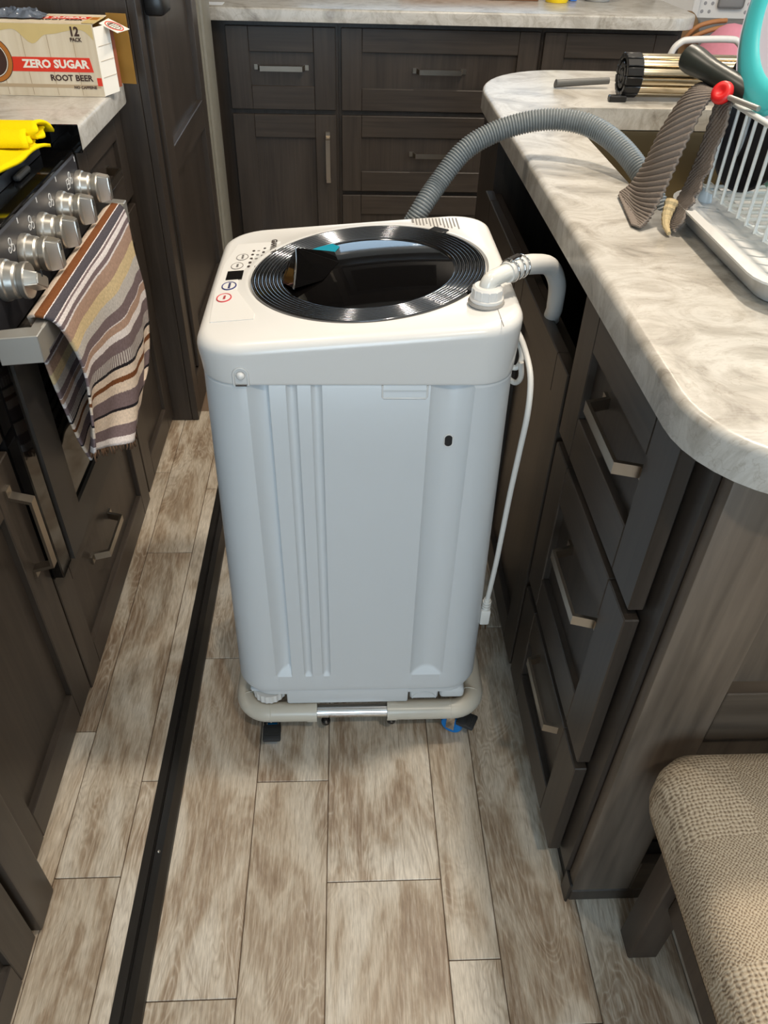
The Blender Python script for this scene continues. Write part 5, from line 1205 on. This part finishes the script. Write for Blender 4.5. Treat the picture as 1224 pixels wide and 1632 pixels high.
# white tubular hoop
hp2 = smooth_path([(1.078, 2.90, 0.50), (1.080, 2.90, 0.75), (1.088, 2.90, 0.825), (1.110, 2.90, 0.855), (1.145, 2.90, 0.864), (1.27, 2.90, 0.868), (1.305, 2.90, 0.860), (1.325, 2.90, 0.832), (1.330, 2.90, 0.76), (1.330, 2.90, 0.50)], 8)
t = thing('hoop_stand', 'white tubular hoop in front of the pink blanket', 'stand', (1.2, 2.9, 0.0))
obj('hoop', tube(bmesh.new(), hp2, 0.0105, 12), M['white'], t, 60)
obj('post', tube(bmesh.new(), [(1.078, 2.90, 0.0), (1.078, 2.90, 0.499)], 0.0105, 12), M['white'], t, 60)
obj('post', tube(bmesh.new(), [(1.330, 2.90, 0.0), (1.330, 2.90, 0.499)], 0.0105, 12), M['white'], t, 60)
def lump(name, c, r, m, label, cat, seed, amp=0.12, fr=3.0):
    bm = bmesh.new(); bmesh.ops.create_icosphere(bm, subdivisions=4, radius=1.0)
    rnd = random.Random(seed); ph = [rnd.uniform(0, 6) for _ in range(6)]
    for v in bm.verts:
        d = v.co.normalized(); k = 1 + amp * (math.sin(d.x * fr * 1.7 + ph[0] + 2 * d.z) + 0.6 * math.sin(d.y * fr * 2.3 + ph[1] + d.x * 3) + 0.45 * math.sin(d.z * fr * 3.1 + ph[2] + d.x * fr * 2))
        zz = d.z * r[2] * k
        v.co = Vector((c[0] + d.x * r[0] * k, c[1] + d.y * r[1] * k, c[2] + max(zz, -r[2] * 0.55)))
    return tag(obj(name, bm, m, None, 180), label, cat)
lump('blanket', (1.455, 3.22, 0.680), (0.175, 0.15, 0.185), mat('pink_fleece', srgb(226, 150, 170), 0.9, bump=0.3, bscale=60, var=0.15), 'soft pink blanket heaped on the bench behind the peninsula', 'blanket', 3, 0.06, 2.2)
lump('bag', (1.325, 3.46, 0.68), (0.075, 0.075, 0.205), mat('tan_bag', srgb(132, 104, 70), 0.7, bump=0.3, bscale=40, var=0.3), 'olive-brown slouching bag at the end of the back run', 'bag', 9, 0.07, 2.0)
for nm, off, lb in ((0, 0.0, 'tan leather strap lying behind the other strap between the bag and the pink blanket'), (1, 1.0, 'tan leather strap in front, between the bag and the pink blanket')):
    tag(obj('bag_strap', tube(bmesh.new(), smooth_path([(1.315, 3.395 - 0.02 * off, 0.80 - 0.01 * off), (1.345, 3.385 - 0.02 * off, 0.838 - 0.024 * off), (1.40, 3.385 - 0.02 * off, 0.856 - 0.022 * off), (1.46, 3.40 - 0.02 * off, 0.860 - 0.018 * off)], 6), 0.0085, 8), mat('strap_tan', srgb(176, 122, 76), 0.6), None, 60), lb, 'strap', 'leather straps')

# things on the back counter, cut by the top edge of the photograph
plastic_y = mat('yellow_cup', srgb(246, 212, 30), 0.3)
tag(obj('cup', lathe(bmesh.new(), [(0, 0.0), (0.040, 0.0), (0.044, 0.012), (0.046, 0.09), (0.0435, 0.09), (0.0415, 0.012), (0, 0.006)], Matrix.Translation((0.785, 3.36, 0.9105)), 32), plastic_y, None, 50), 'yellow plastic cup on the back counter, cut by the top edge', 'cup')
tag(obj('bowl', lathe(bmesh.new(), [(0, 0.0), (0.045, 0.0), (0.050, 0.006), (0.078, 0.030), (0.090, 0.062), (0.087, 0.062), (0.074, 0.032), (0.044, 0.010), (0, 0.008)], Matrix.Translation((0.955, 3.43, 0.9105)), 40), M['white'], None, 50), 'white bowl on the back counter to the right of the yellow cup', 'bowl')
tag(obj('sponge', B(0.842, 0.868, 3.385, 3.43, 0.9105, 0.95, bev=0.004, seg=2), mat('blue_sponge', srgb(60, 120, 210), 0.8), None, 40), 'small blue sponge between the yellow cup and the white bowl', 'sponge')
t = thing('cutting_board', 'brown wooden board standing at the back of the rear counter', 'board', (0.35, 3.40, 0.9105))
obj('board', B(0.20, 0.72, 3.36, 3.385, 0.9105, 0.99, bev=0.004), wood('board_wood', srgb(128, 84, 56), srgb(168, 116, 80), 'X', 0.4), t)
pp = tag(obj('paper_sheet', B(-0.47, -0.405, 3.065, 3.13, 0.9103, 0.9112), mat('paper', srgb(236, 240, 244), 0.7), None), 'small white paper sheet at the left corner of the back counter', 'paper')
